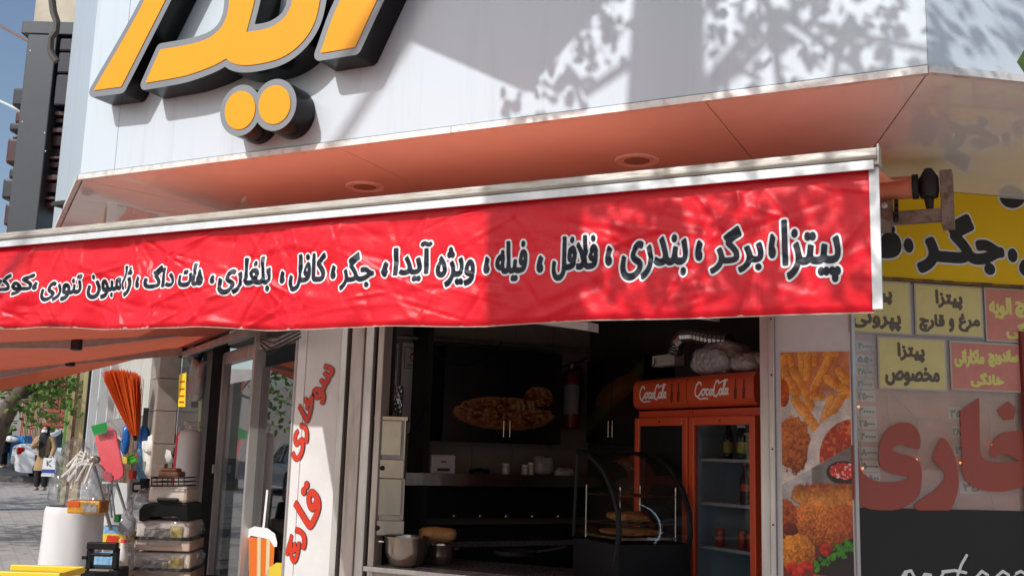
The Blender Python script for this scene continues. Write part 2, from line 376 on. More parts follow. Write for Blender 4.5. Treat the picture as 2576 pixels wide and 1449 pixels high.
# ================================================================ our building
bld = thing('shop_building', (-2.8, 7.5, 0), 'white panelled corner fast food shop with overhanging fascia and open serving window', 'building')
def pz(u, v, z): return V(u, v, z)
def soff_pt(side, k):       # point on the mitre, k metres behind the fascia
    return V(FL+k*t18, FV+k, SZ) if side < 0 else V(FR-k*t18, FV+k, SZ)
uj = onv(300, 300, FV)[0]
FT = 6.2
for (u0, u1) in ((FL, uj-.002), (uj+.002, FR)):
    MB().prism([V(u0, FV, SZ+.037), V(u1, FV, SZ+.037), V(u1, FV, FT), V(u0, FV, FT)], (0, .05, 0)).build('fascia_panel', 'white_acm', bld)
MB().abox(FL+.05, FR-.05, FV+.051, FV+.08, SZ+.03, FT).build('fascia_backing', 'dark_gap', bld)
rl = 4.2; ll = 2.45
for o_, e_, ln, nn in ((V(FR, FV, 0), eR, rl, nR), (V(FL, FV, 0), aL, ll, nL)):
    p = o_+e_*.004; q = o_+e_*ln
    MB().prism([p+UP*(SZ+.03), q+UP*(SZ+.03), q+UP*FT, p+UP*FT], -nn*.05).build('fascia_panel', 'white_acm', bld)
    MB().bar(o_+UP*(SZ+.012)+nn*.004, q+UP*(SZ+.012)+nn*.004, .03, .034).build('edge_trim', 'trim', bld)
for (u0, u1) in ((FL, -2.55), (-2.546, FR)):
    MB().abox(u0, u1, FV-.012, FV+.02, SZ-.005, SZ+.029).build('edge_trim', 'trim', bld)
# soffit panels with open joints
def soff(poly): return MB().prism([V(x, y, SZ) for x, y in poly], (0, 0, .02)).build('soffit_panel', 'soffit_acm', bld)
k0, k1 = .022, WV-FV+.25
fl0, fl1, fr0, fr1 = (soff_pt(-1, k0), soff_pt(-1, k1), soff_pt(1, k0), soff_pt(1, k1))
soff([(fl0[0]+.004, fl0[1]), (-3.283, fl0[1]), (-3.283, fl1[1]), (fl1[0]+.004, fl1[1])])
soff([(-3.277, fl0[1]), (-1.203, fl0[1]), (-1.203, fl1[1]), (-3.277, fl1[1])])
soff([(-1.197, fl0[1]), (fr0[0]-.004, fl0[1]), (fr1[0]-.004, fl1[1]), (-1.197, fl1[1])])
q0 = fr0+eR*rl; q1 = V(*(fr1+eR*rl)[:2], SZ)-0*nR; soff([(fr0+eR*.004)[:2], q0[:2], (q0-nR*k1*1.0)[:2], (fr1+eR*.004)[:2]])
q0 = fl0+aL*.62; q2 = fl0+aL*(ll-.03)
lb0 = fl1+aL*.004; soff([(fl0+aL*.004)[:2], q0[:2], (q0-nL*k1)[:2], lb0[:2]])
soff([(q0+aL*.006)[:2], q2[:2], (q2-nL*k1)[:2], (q0+aL*.006-nL*k1)[:2]])
MB().abox(-6.2, 1.5, 5.0, 5.9, SZ+.03, SZ+.06).build('soffit_backing', 'dark_gap', bld)
# walls of the ground floor
WT = .12
PLL, PLR, WL, WR, PR0, PR1 = -4.81, -4.41, -4.06, -1.32, -1.235, -.80
def wallbox(u0, u1, z0, z1, m='render_wall', name='wall', t=WT): return MB().abox(u0, u1, WV, WV+t, z0, z1).build(name, m, bld)
wallbox(PLL, PR1, 2.78, SZ, name='lintel')
wallbox(WL+.02, WR-.006, 0, .70, name='sill_wall')
MB().prism([V(PLL, WV, 0), V(PLR, WV, 0), V(PLR, WV+.3, 0), V(PLL, WV+.3, 0)], (0, 0, 2.779)).build('pillar', 'white_paint', bld)
MB().prism([V(PR0, WV, 0), V(PR1, WV, 0), V(PR1+.02, WV+.2, 0), V(PR0, WV+.2, 0)], (0, 0, 2.779)).build('pillar', 'white_paint', bld)
# a bent cladding strip on the left corner of the pillar
fold = thing_fold = MB().prism([V(PLL-.002, WV+.004, 0), V(PLL, WV-.006, 0), V(PLL+.075, WV-.006, 0), V(PLL+.075, WV-.001, 0)], (0, 0, 2.7)).build('corner_cladding', 'white_paint', bld)
# window frame, left side: strips between pillar and opening
for u0, u1, dv0, dv1, m in ((-4.408, -4.355, -.02, .1, 'alu'), (-4.355, -4.31, .03, .1, 'black_rubber'), (-4.31, -4.20, -.03, .1, 'alu_old'), (-4.199, -4.125, -.015, .1, 'alu'), (-4.125, -4.09, .02, .1, 'black_rubber'), (-4.09, -4.04, -.01, .1, 'alu_old')):
    MB().abox(u0, u1, WV+dv0, WV+dv1, .3, 2.779).build('window_frame', m, bld, bevel=.004)
for u0, u1, dv0 in ((-1.325, -1.27, -.02), (-1.269, -1.237, -.035)):
    MB().abox(u0, u1, WV+dv0, WV+.1, .6, 2.779).build('window_frame', 'alu', bld, bevel=.004)
for z in (1.18, 1.62, 2.06, 2.4):
    MB().lathe((-1.252, WV-.035, z), [(.006, 0), (.006, .003), (.003, .005)], 8, (0, -1, 0)).build('screw', 'black_rubber', bld)
MB().abox(-4.09, -1.33, WV-.06, WV+.08, .705, .74).build('window_sill', 'alu', bld, bevel=.005)
# upper storey so that the building goes on above the fascia
MB().prism([V(FL+.3, FV+.3, SZ+.2), V(FR-.2, FV+.3, SZ+.2), V(FR+2.9, FV+2.6, SZ+.2), V(FR+2.9, FV+9, SZ+.2), V(FL-1.4, FV+9, SZ+.2), V(FL-1.4, FV+1.75, SZ+.2)], (0, 0, 5.5)).build('upper_wall', 'render_wall', bld)

# recessed lights in the soffit
mat('lamp_white', (.85, .85, .84), .35); mat('lamp_glass', (.35, .33, .3), .15, spec=.8)
for px, py, lb in ((918, 470, 'round recessed downlight in the soffit, nearer the street end of the awning'), (1602, 404, 'round recessed downlight in the soffit, nearer the shop corner')):
    P = onz(px, py, SZ); t = thing('downlight', P, lb, 'ceiling light', 'downlights in the soffit')
    MB().lathe(P+UP*.0, [(.083, .004), (.092, .0), (.118, -.008), (.124, -.004), (.124, .002)][::-1], 32).build('trim_ring', 'lamp_white', t, smooth=True)
    MB().lathe(P, [(.084, .0), (.08, -.002), (.074, -.003)], 32).build('inner_ring', 'lamp_white', t, smooth=True)
    MB().lathe(P+UP*-.0035, [(.0, 0), (.075, .0002)], 32).build('diffuser', 'lamp_glass', t)

# ================================================================ channel letters of the sign
mat('sign_orange', (.88, .36, .010), .3, coat=.1, spec=.3, var=.05, vscale=2)
mat('sign_rim', (.235, .25, .265), .35, metal=.2, var=.1, vscale=4)
mat('sign_black', (.008, .008, .009), .22, spec=.25)
LD = .173; kk = .4167
def sgn(x, y): return onv(x*kk, y*kk, FV-LD)[[0, 2]]
def channel(name, polys, label, rim=.042, h=.008):
    cs = [smooth_poly(np.array([sgn(*p) for p in pl])) for pl in polys]; a = np.concatenate(cs); lo, hi = a.min(0)-rim-.03, a.max(0)+rim+.03
    f = Field(lo, hi, h)
    for c in cs: f.poly([c])
    t = thing(name, ((lo[0]+hi[0])/2, FV, lo[1]), label, 'sign letter', 'raised letters of the shop sign')
    pol, seg = f.iso(rim); iso_mb(pol, lambda x, z: (x, FV-LD, z)).build('rim', 'sign_rim', t)
    sd = MB()
    for p, q in seg: sd.quad((p[0], FV-LD, p[1]), (p[0], FV-.004, p[1]), (q[0], FV-.004, q[1]), (q[0], FV-LD, q[1]))
    # weld the side strip so that it shades smoothly
    import bmesh
    o = sd.build('return', 'sign_black', t); bm = bmesh.new(); bm.from_mesh(o.data); bmesh.ops.remove_doubles(bm, verts=bm.verts, dist=1e-5); bmesh.ops.recalc_face_normals(bm, faces=bm.faces); bm.to_mesh(o.data); bm.free()
    o.data.polygons.foreach_set('use_smooth', [True]*len(o.data.polygons)); o.data.set_sharp_from_angle(angle=R(40))
    pol, seg = f.iso(0); mb = iso_mb(pol, lambda x, z: (x, FV-LD-.005, z))
    for p, q in seg: mb.quad((p[0], FV-LD-.005, p[1]), (p[0], FV-LD, p[1]), (q[0], FV-LD, q[1]), (q[0], FV-LD-.005, q[1]))
    mb.build('face', 'sign_orange', t); return t
channel('channel_letter', [[(568, 549), (735, 527), (1003, 0), (1200, -400), (1060, -460), (878, 0)]], 'slanted orange straight letter with black sides, leftmost of the sign')
body = [(880, 505), (970, 303), (1130, 275), (1250, 240), (1330, 180), (1372, 100), (1388, 0), (1395, -120), (1560, -160), (1540, 0), (1490, 198), (1620, 175), (1710, 120), (1755, 50), (1768, -20), (1790, -330), (1990, -360), (1935, 0),
        (1905, 130), (1850, 230), (1770, 310), (1680, 360), (1560, 390), (1470, 397), (1410, 385), (1368, 357), (1300, 395), (1200, 435), (1100, 465)]
channel('channel_letter', [body], 'large curved orange letters joined in the middle of the sign, above the two dots')
channel('channel_letter', [[(1935, 325), (2145, 290), (2280, 0), (2480, -420), (2330, -440), (2060, 0)]], 'slanted orange straight letter with black sides, rightmost of the sign')
def ell(cx, cy, rx, ry, tilt, n=40):
    return [(cx+rx*math.cos(a)*math.cos(tilt)-ry*math.sin(a)*math.sin(tilt), cy+rx*math.cos(a)*math.sin(tilt)+ry*math.sin(a)*math.cos(tilt)) for a in (2*math.pi*i/n for i in range(n))]
channel('channel_letter', [ell(1452, 668, 90, 117, .22), ell(1660, 635, 95, 118, .22)], 'pair of round orange dots with black sides under the sign letters', rim=.038, h=.006)
# ================================================================ front awning with its printed valance
mat('awning_red', (.92, .31, .19), .65, var=.12, vscale=3, transl=.1)
mat('awning_orange', (.62, .14, .075), .65, var=.15, vscale=3, transl=.35)
def vinyl():
    m = mat('vinyl_red', (.76, .012, .026), .27, spec=.3, var=.08, vscale=4, coat=.0); t = m.node_tree; N = t.nodes; Lk = t.links; p = N['Principled BSDF']
    tc = N.new('ShaderNodeTexCoord'); sp = N.new('ShaderNodeSeparateXYZ'); Lk.new(tc.outputs['Object'], sp.inputs[0])
    def sw(sock, fr):
        a = N.new('ShaderNodeMath'); a.operation = 'MULTIPLY'; a.inputs[1].default_value = fr; b = N.new('ShaderNodeMath'); b.operation = 'SINE'
        Lk.new(sock, a.inputs[0]); Lk.new(a.outputs[0], b.inputs[0]); return b.outputs[0]
    ad = N.new('ShaderNodeMath'); ad.operation = 'ADD'; Lk.new(sw(sp.outputs[0], 2600), ad.inputs[0]); Lk.new(sw(sp.outputs[2], 2600), ad.inputs[1])
    nz = N.new('ShaderNodeTexNoise'); nz.inputs['Scale'].default_value = 9; nz.inputs['Detail'].default_value = 3; Lk.new(tc.outputs['Object'], nz.inputs[0])
    b1 = N.new('ShaderNodeBump'); b1.inputs['Strength'].default_value = .12; b1.inputs['Distance'].default_value = .0006; Lk.new(ad.outputs[0], b1.inputs['Height'])
    b2 = N.new('ShaderNodeBump'); b2.inputs['Strength'].default_value = .3; b2.inputs['Distance'].default_value = .02; Lk.new(nz.outputs[0], b2.inputs['Height']); Lk.new(b1.outputs[0], b2.inputs['Normal'])
    Lk.new(b2.outputs[0], p.inputs['Normal']); return m
vinyl()
AV, AU0, AU1, AZ = 3.6, -4.95, -.385, 2.562
awn = thing('awning', (-2.6, 3.7, 2.05), 'retractable front awning with a red printed valance listing the menu', 'awning')
# creases of the hanging vinyl
CR_ = []
for i in range(270):
    cx = rng.uniform(AU0, AU1); cz = rng.uniform(0, 1); ang = rng.choice([rng.uniform(-.5, .5), rng.uniform(.7, 2.4)]); CR_.append((cx, cz*.5, math.cos(ang), math.sin(ang), rng.uniform(.05, .24), rng.uniform(.008, .032), rng.uniform(.35, 1.)*rng.choice([-1, 1])))
CR_ = np.array(CR_)
def ban_disp(u, dz):                    # u along the bar, dz metres below it; outward displacement and vertical shift
    u = np.atleast_1d(np.asarray(u, float)); dz = np.atleast_1d(np.asarray(dz, float)); k = np.clip(dz/.5, 0, 1)
    left = np.clip((-1.0-u)/3.5, .12, 1)
    d = .03*k*k*(np.sin(u*5.1+.6)+.7*np.sin(u*11.7+1+dz*3))*left+.010*k*np.sin(u*23+dz*9)*left
    d = d+.016*fbm(u*3.2, dz*4, 3, 3)*np.minimum(1, dz/.06)*(.35+.65*left)
    cr = np.zeros_like(d)
    for cx, cz, ca, sa, ln, wd, A in CR_:
        al = (u-cx)*ca+(dz-cz)*sa; ac = -(u-cx)*sa+(dz-cz)*ca
        cr += A*np.maximum(0, 1-np.abs(ac)/wd)*np.exp(-(al/ln)**2)
    d = d+.0088*cr*np.minimum(1, dz/.05)*(.5+.5*left)
    return d
def ban_h(u): u = np.asarray(u, float); return np.interp(u, [AU0, -4.2, -3.5, -2.5, -1.6, AU1], [.438, .452, .475, .50, .502, .50])+.006*np.sin(u*6.3+1)*np.clip((-.6-u), 0, 1)
nu, nv = 620, 66
us = np.linspace(AU0, AU1, nu+1); ts = np.linspace(0, 1, nv+1)
UU, TT = np.meshgrid(us, ts); DZ = TT*ban_h(UU); DD = ban_disp(UU.ravel(), DZ.ravel()).reshape(UU.shape)
DD = DD-.012*np.clip((TT-.965)/.035, 0, 1)     # curled hem
mb = MB(); mb.add(np.stack([UU.ravel(), (AV-DD).ravel(), (AZ-DZ).ravel()], 1).tolist(), [(j*(nu+1)+i, (j+1)*(nu+1)+i, (j+1)*(nu+1)+i+1, j*(nu+1)+i+1) for j in range(nv) for i in range(nu)])
val = mb.build('valance', 'vinyl_red', awn, smooth=True, angle=180)
mat('hem', (.62, .42, .34), .5, var=.3, vscale=20)
hm = MB(); hm.add([(u, AV-float(ban_disp(u, float(ban_h(u)))[0])+.010+.003*s, AZ-float(ban_h(u))+.012*(1-s)-.004) for s in (0, 1) for u in us[::4]], [(i, i+1, len(us[::4])+i+1, len(us[::4])+i) for i in range(len(us[::4])-1)])
hm.build('hem', 'hem', val)
mat('ink_navy', (.014, .017, .028), .4, spec=.3, var=.15, vscale=30); mat('ink_white', (.86, .86, .87), .4, spec=.3)
def on_ban(off):
    def fn(u, z):
        dz = AZ-z; return (u, AV-float(ban_disp(u, dz)[0])-off, z)
    return fn
def ban_poly(polys, off):               # vectorised mapping on the valance
    mb = iso_mb(polys, lambda x, z: (x, 0, z)); a = np.array(mb.v); a[:, 1] = AV-ban_disp(a[:, 0], AZ-a[:, 2])-off; mb.v = [tuple(p) for p in a]; return mb
WORDS = [('پیتزا', 1962, 2120, 546, 716), ('،', 1929, 1956, 586, 654), ('برگر', 1783, 1925, 566, 690), ('،', 1745, 1772, 602, 660), ('بندری', 1556, 1735, 590, 706), ('،', 1518, 1543, 615, 672),
         ('فلافل', 1385, 1508, 590, 708), ('،', 1347, 1372, 640, 690), ('فیله', 1243, 1332, 604, 712), ('،', 1213, 1236, 643, 692), ('ویژه', 1092, 1200, 618, 724), ('آیدا', 985, 1090, 606, 712), ('،', 957, 980, 655, 700),
         ('جگر', 853, 947, 632, 732), ('،', 826, 848, 664, 705), ('کافل', 722, 824, 636, 735), ('،', 697, 718, 678, 716), ('بلغاری', 550, 684, 645, 742), ('،', 531, 549, 690, 718), ('هات', 452, 523, 660, 726), ('داگ', 360, 446, 664, 728),
         ('،', 338, 356, 692, 728), ('ژامبون', 212, 336, 668, 752), ('تنوری', 100, 206, 690, 760), ('،', 80, 98, 706, 733), ('کوکتا', -22, 90, 688, 748)]
for w, x0, x1, y0, y1 in WORDS:
    xm, ym = (x0+x1)/2, (y0+y1)/2
    bx = (onv(x0+3, ym, AV)[0], onv(x1-3, ym, AV)[0], onv(xm, y1-3, AV)[2], onv(xm, y0+3, AV)[2])
    f = text_field(shape_fa(w), (bx[0]+.007, bx[1]-.007, bx[2]+.005, bx[3]-.005), .0028, .026)
    ban_poly(f.iso(.0128, 2)[0], .0018).build('lettering_outline', 'ink_white', val); ban_poly(f.iso(.0052, 2)[0], .0032).build('lettering', 'ink_navy', val)
# side strip, front bar
st = MB(); st.box((AU1+.014, AV-.004, AZ-.245), (.017, 0, 0), (0, .004, 0), (0, 0, .25)); st.build('edge_strip', 'white_alu', awn, bevel=.002)
BU0, BU1 = AU0-.02, -.355
pr = [(-.045, .058), (-.045, .03), (-.038, .022), (-.028, .02), (-.028, .002), (.03, .002), (.03, .046), (.01, .058)]
mb = MB(); mb.prism([V(BU0, AV+y, AZ+z+.004) for y, z in pr], (BU1-BU0, 0, 0)); fb = mb.build('front_bar', 'dirty_alu', awn, bevel=.003)
MB().abox(BU0, BU1-.012, AV-.034, AV-.0285, AZ-.012, AZ+.022).build('valance_rail', 'white_alu', awn, bevel=.002)
MB().abox(BU1, BU1+.006, AV-.046, AV+.032, AZ+.002, AZ+.073).build('end_cap', 'dirty_alu', awn)
# fabric, roller, torsion bar, brackets
RV = 5.75; rend = onv(2308, 470, RV); RU1, RZ = rend[0], rend[2]; RR = .062
mb = MB(); mb.sheet(lambda a, b: V(AU0+.01+(AU1-AU0-.02)*a+(RU1-AU1-.03)*b*a, AV+.02+(RV-AV-.02)*b, AZ+.055+(RZ+RR*.9-AZ-.055)*b-.05*math.sin(math.pi*b)*(1+.3*math.sin(a*40)*.2)), 60, 16); mb.build('fabric', 'awning_red', awn, smooth=True)
MB().tube([V(AU0, RV, RZ), V(RU1-.025, RV, RZ)], RR, 24).build('roller', 'awning_red', awn, smooth=True)
MB().tube([V(RU1-.025, RV, RZ), V(RU1+.005, RV, RZ)], RR+.006, 24).build('roller_cap', 'black_rubber', awn, smooth=True)
mat('old_iron', (.30, .22, .18), .6, metal=.3, col2=(.16, .10, .08), vscale=25, vramp=(.4, .7)); mat('dark_iron', (.035, .03, .03), .5, metal=.4)
P = lambda x, y: onv(x, y, RV)
gb = thing('crank_gearbox', P(2338, 520), 'dark crank gearbox at the end of the red awning roller', 'gearbox')
a_, b_ = P(2338, 448), P(2338, 502)
MB().lathe(b_, [(.02, -.0), (.045, .01), (.052, .05), (.05, .12), (.032, .15), (.02, .17)], 14).build('housing', 'dark_iron', gb, smooth=True, angle=30)
MB().tube([P(2318, 470), P(2334, 470)], .02, 10).build('shaft', 'dark_iron', gb)
MB().tube([P(2337, 500), P(2340, 532)], [.026, .018], 10).build('crank_socket', 'dark_iron', gb)
TZ = P(2320, 545)[2]; tb1 = P(2368, 545)[0]
MB().box(((AU0+tb1)/2, RV, TZ), ((tb1-AU0)/2, 0, 0), (0, .03, 0), (0, 0, .034)).build('torsion_bar', 'old_iron', awn, bevel=.004)
p0, p1 = P(2360, 432), P(2388, 568)
MB().abox(tb1, tb1+.062, RV-.03, RV+.12, p1[2], p0[2]).build('wall_bracket', 'old_iron', awn, bevel=.004)
MB().abox(tb1+.01, tb1+.05, RV+.12, WV+.001, p1[2]+.1, p0[2]-.08).build('bracket_arm', 'old_iron', awn)
s0, s1 = P(2205, 512), P(2250, 575)
MB().abox(s0[0], s1[0], RV-.055, RV-.031, s1[2], s0[2]).build('arm_shoulder', 'old_iron', awn, bevel=.006)
mb = MB()
for i, yy in enumerate((514, 528, 542, 556)): mb.tube([P(2252, yy)+V(0, -.05, 0), P(2262, yy)+V(0, -.05, 0)], .016, 8)
mb.build('shoulder_teeth', 'dark_iron', awn)
MB().lathe(P(2228, 524)+V(0, -.055, 0), [(.016, 0), (.016, .008), (.008, .012)], 10, (0, -1, 0)).build('bolt', 'white_alu', awn)
mb = MB(); mb.bar(P(2232, 572)+V(0, -.04, -.01), V(AU1-.15, AV+.9, AZ+.03), .05, .06); mb.bar(V(AU1-.15, AV+.9, AZ+.03), V(AU1-.45, AV+.05, AZ+.03), .045, .055); mb.build('folding_arm', 'old_iron', awn)

# ================================================================ side awning on the left wall
sid = thing('side_awning', Lw+aL*1.5+nL*1+UP*1.8, 'side awning with orange red fabric and folding arms over the neighbouring shop goods', 'awning')
S = hit(462, 872, nL, Lw+nL*.2)
E1 = hit(0, 979, aL, S); dv = (E1-S)/np.dot(E1-S, nL); E = S+dv*2.15
rgt = -aL*2.9
Er = hit(-150, 800, aL, S+rgt)
mb = MB(); mb.sheet(lambda a, b: S+((E-S)*(1-(1-a)**.3)+(Er-S-rgt)*(1-a)**.3)*b+rgt*(1-a)-UP*.035*math.sin(math.pi*b)*(.5+.5*math.sin(a*9)), 30, 20); mb.build('fabric', 'awning_orange', sid, smooth=True)
mat('arm_alu', (.52, .47, .44), .4, metal=.35, var=.25, vscale=10); 
sq = lambda x, y, k, dz=0: hit(x, y, aL, S-aL*k)+UP*dz
def arm(k, p0, p1, p2, nm):
    A0, A1, A2 = sq(*p0, k), sq(*p1, k), sq(*p2, k); mb = MB()
    mb.bar(A0, A1, .05, .078); mb.build('arm_segment', 'arm_alu', sid, bevel=.006)
    MB().bar(A1, A2, .05, .078).build('arm_segment', 'arm_alu', sid, bevel=.006)
    MB().lathe(A1-UP*.055, [(.03, 0), (.052, .008), (.055, .06), (.052, .102), (.03, .11)], 14).build('elbow', 'dark_iron', sid, smooth=True, angle=30)
arm(.22, (458, 884), (176, 908), (-150, 972), 'left')
arm(1.55, (690, 806), (192, 866), (-200, 864), 'right')
SR = S+UP*.03
MB().tube([SR-aL*.1, SR-aL*2.7], .055, 18).build('roller', 'awning_orange', sid, smooth=True)
tbp = hit(462, 893, nL, Lw+nL*.2); MB().bar(tbp, tbp-aL*2.7, .05, .06).build('torsion_bar', 'arm_alu', sid, bevel=.004)
MB().box(S-UP*.04-aL*.03, aL*.05, nL*.05, UP*.085).build('shoulder', 'dark_iron', sid, bevel=.012)
MB().bar(E+UP*.01+aL*.03, Er+UP*.01, .06, .07).build('front_bar', 'arm_alu', sid)
cable_h = MB(); 
hk = sq(310, 843, .7); MB().tube([hk+UP*.03, hk+aL*.01, hk-UP*.03+aL*.015, hk-UP*.045, hk-UP*.03-aL*.012], .004, 6).build('hook', 'white_alu', sid)
# ================================================================ chamfer on the right: yellow sign, glazed front with stickers
def chf(x, y, off=0.): P = hit(x, y, nR, Rw+nR*off); q = P-Rw; return np.dot(q, eR), P[2]
def chp(off): return lambda x, z: Rw+eR*x+nR*off+UP*z
def cbox(x0, x1, y0, y1, off=0.):
    xm, ym = (x0+x1)/2, (y0+y1)/2; return (chf(x0, ym, off)[0], chf(x1, ym, off)[0], chf(xm, y1, off)[1], chf(xm, y0, off)[1])
mat('sign_yellow', (.80, .50, .010), .45, var=.08, vscale=3, spec=.25); mat('ink_black', (.015, .013, .012), .4)
mat('ink_pale', (.72, .71, .68), .45); mat('dirty_edge', (.12, .07, .04), .8)
K1 = lambda x: 2129.5+.3555*x
K2 = lambda y: 472.3+.3555*y
ys = thing('sign_board', Rw+eR*.9+UP*2.4, 'yellow sign board with black outlined script on the corner, above the menu stickers', 'sign')
sb = chf(2400, 709, .05)[1]
MB().prism([Rw+eR*.012+nR*.002+UP*sb, Rw+eR*2.6+nR*.002+UP*sb, Rw+eR*2.6+nR*.002+UP*(SZ-.003), Rw+eR*.012+nR*.002+UP*(SZ-.003)], nR*.048).build('board', 'sign_yellow', ys)
def yl(s, x0, x1, y0, y1, bold=.021, rim=.012):
    b = cbox(K1(x0), K1(x1), K2(y0), K2(y1), .05)
    letter(shape_fa(s), (b[0]+bold, b[1]-bold, b[2]+bold, b[3]-bold), .005, bold, rim, chp(.052), chp(.055), 'ink_pale', 'ink_black', ys)
yl('جگـر', 492, 1112, 185, 622); yl('فیله', -150, 385, 240, 545)
b = cbox(K1(1232), K1(1500), K2(400), K2(640), .05); letter(shape_fa('ل'), b, .005, .016, .011, chp(.052), chp(.055), 'ink_pale', 'ink_black', ys)
for cx, cy, rx, ry in ((437, 410, 34, 52), (1172, 480, 34, 50), (1172, 55, 95, 92)):
    pl = [chf(K1(x), K2(y), .05) for x, y in ell(cx, cy, rx, ry, -.15, 28)]
    pl = [(x, min(z, SZ-.012)) for x, z in pl]; c = np.array(pl); f = Field(c.min(0)-.03, np.minimum(c.max(0)+.03, (9, SZ-.004)), .005).poly([c])
    iso_mb(f.iso(0)[0], chp(.055)).build('dot', 'ink_black', ys); iso_mb(f.iso(.011)[0], chp(.052)).build('dot_outline', 'ink_pale', ys)
mb = MB()
for i in range(40):
    x = i*.065; w = .07; h = .006+.012*random.random(); mb.box(Rw+eR*(x+.03)+nR*.052+UP*(sb-.002), eR*w/2, nR*.004, UP*h/2)
mb.build('dirty_lower_edge', 'dirty_edge', ys)
# glazed front
mat('board_pink', (.84, .42, .34), .7, col2=(.66, .33, .27), vscale=5, stretch=(1, 1, 2)); mat('sticker_yellow', (.72, .62, .26), .5, var=.12, vscale=6); mat('sticker_red', (.66, .25, .20), .5, var=.15, vscale=7)
mat('sticker_border', (.50, .44, .38), .55); mat('ink_brown', (.13, .10, .075), .5); mat('ink_olive', (.72, .66, .20), .5); mat('vinyl_maroon', (.38, .085, .06), .45, var=.06, vscale=4)
glassmat('shop_glass', (.97, .96, .95), 0, 1.5, .05, film=.12, filmcol=(.72, .60, .53))  # diffuse film puts the haze of reflections into the pane colour
gl = thing('corner_glazing', Rw+eR*1.2, 'glazed corner front with dusty glass over pink price board', 'window')
zb = chf(2400, 1281)[1]; GX = 2.3
MB().box(Rw+eR*(GX/2+.02)-nR*.006+UP*((zb+sb)/2), eR*GX/2, nR*.003, UP*(sb-zb)/2).build('pane', 'shop_glass', gl)
MB().box(Rw+eR*(GX/2+.02)-nR*.07+UP*((zb+sb)/2), eR*GX/2, nR*.01, UP*(sb-zb)/2).build('price_board', 'board_pink', gl)
MB().box(Rw+eR*.012-nR*.1+UP*(sb/2), eR*.01, nR*.12, UP*sb/2).build('frame_post', 'alu', gl)
fx = chf(2578, 1150)[0]
mat('frame_red', (.22, .03, .025), .4)
MB().box(Rw+eR*(fx+.025)-nR*.02+UP*1.2, eR*.03, nR*.05, UP*1.17).build('frame_post', 'frame_red', gl)
MB().box(Rw+eR*(GX/2)-nR*.3+UP*(sb+.02), eR*GX/2, nR*.29, UP*.015).build('head_frame', 'alu', gl)
def sticker(px, my, lines, m, ink, label, grp):
    x0, x1, z0, z1 = cbox(*px); P0 = Rw+eR*(x0+x1)/2+UP*z0
    t = thing('menu_sticker', P0, label, 'sticker', grp); off = .0005
    MB().box(Rw+eR*(x0+x1)/2+nR*off+UP*(z0+z1)/2, eR*(x1-x0)/2, nR*.0012, UP*(z1-z0)/2).build('backing', 'sticker_border', t)
    k = .011; MB().box(Rw+eR*(x0+x1)/2+nR*(off+.0015)+UP*(z0+z1)/2, eR*((x1-x0)/2-k), nR*.001, UP*((z1-z0)/2-k)).build('panel', m, t)
    k = .017; 
    for s in lines:
        w, a, b, c, d = s; bx = cbox(*(px[0]+(px[1]-px[0])*a, px[0]+(px[1]-px[0])*b, px[2]+(px[3]-px[2])*c, px[2]+(px[3]-px[2])*d)); bo = .0055
        letter(shape_fa(w), (bx[0]+bo, bx[1]-bo, bx[2]+bo, bx[3]-bo), .0035, bo, 0, None, chp(off+.004), None, ink, t)
Y_, R_ = 'yellow menu stickers on the corner glass', 'red menu stickers on the corner glass'
sticker((2133, K1(455), K2(655), K2(1032)), 0, [('پیتزا', .22, .70, .10, .45), ('پپرونی', .06, .84, .56, .94)], 'sticker_yellow', 'ink_brown', 'yellow two line menu sticker partly behind the valance edge', Y_)
sticker((K1(482), K1(962), K2(690), K2(1052)), 0, [('پیتزا', .30, .70, .10, .48), ('قارچ', .06, .44, .56, .92), ('و', .50, .58, .64, .92), ('مرغ', .64, .96, .56, .92)], 'sticker_yellow', 'ink_brown', 'yellow menu sticker in the top row with three words on its lower line', Y_)
sticker((K1(222), K1(706), K2(1062), K2(1432)), 0, [('پیتزا', .28, .68, .10, .47), ('مخصوص', .10, .90, .55, .93)], 'sticker_yellow', 'ink_brown', 'yellow menu sticker in the lower row above the big maroon letters', Y_)
sticker((K1(980), K1(1560), K2(722), K2(1100)), 0, [('الویه', .04, .32, .14, .55), ('ساندویچ', .36, .95, .14, .55), ('خانگی', .25, .75, .62, .94)], 'sticker_red', 'ink_olive', 'red menu sticker in the top row cut off by the picture edge', R_)
sticker((K1(734), K1(1232), K2(1094), K2(1440)), 0, [('ماکارانی', .05, .48, .14, .52), ('ساندویچ', .53, .96, .14, .52), ('خانگی', .28, .76, .62, .93)], 'sticker_red', 'ink_olive', 'red menu sticker in the lower row with yellow script', R_)
# big maroon vinyl letters on the glass
J1 = lambda x: 2129.5+.3775*x
J2 = lambda y: 901.6+.3775*y
bigp = {'ye': [(35, 580), (65, 585), (78, 610), (80, 690), (95, 750), (150, 800), (230, 825), (330, 825), (400, 810), (425, 795), (415, 785), (340, 770), (260, 745), (225, 710), (218, 640), (225, 580), (260, 500), (310, 450), (370, 430), (430, 440), (470, 480), (488, 540), (485, 595), (470, 600), (430, 590), (380, 570), (330, 575), (300, 600), (305, 620), (370, 640), (440, 660), (480, 690), (495, 740), (495, 820), (480, 900), (440, 950), (380, 985), (320, 1003), (200, 1003), (120, 985), (60, 950), (40, 930)],
        're': [(630, 530), (660, 545), (700, 610), (725, 690), (740, 780), (740, 860), (720, 940), (690, 1005), (480, 1005), (455, 990), (455, 975), (500, 940), (590, 880), (650, 815), (660, 780), (650, 750), (610, 705), (575, 665), (600, 600)]}
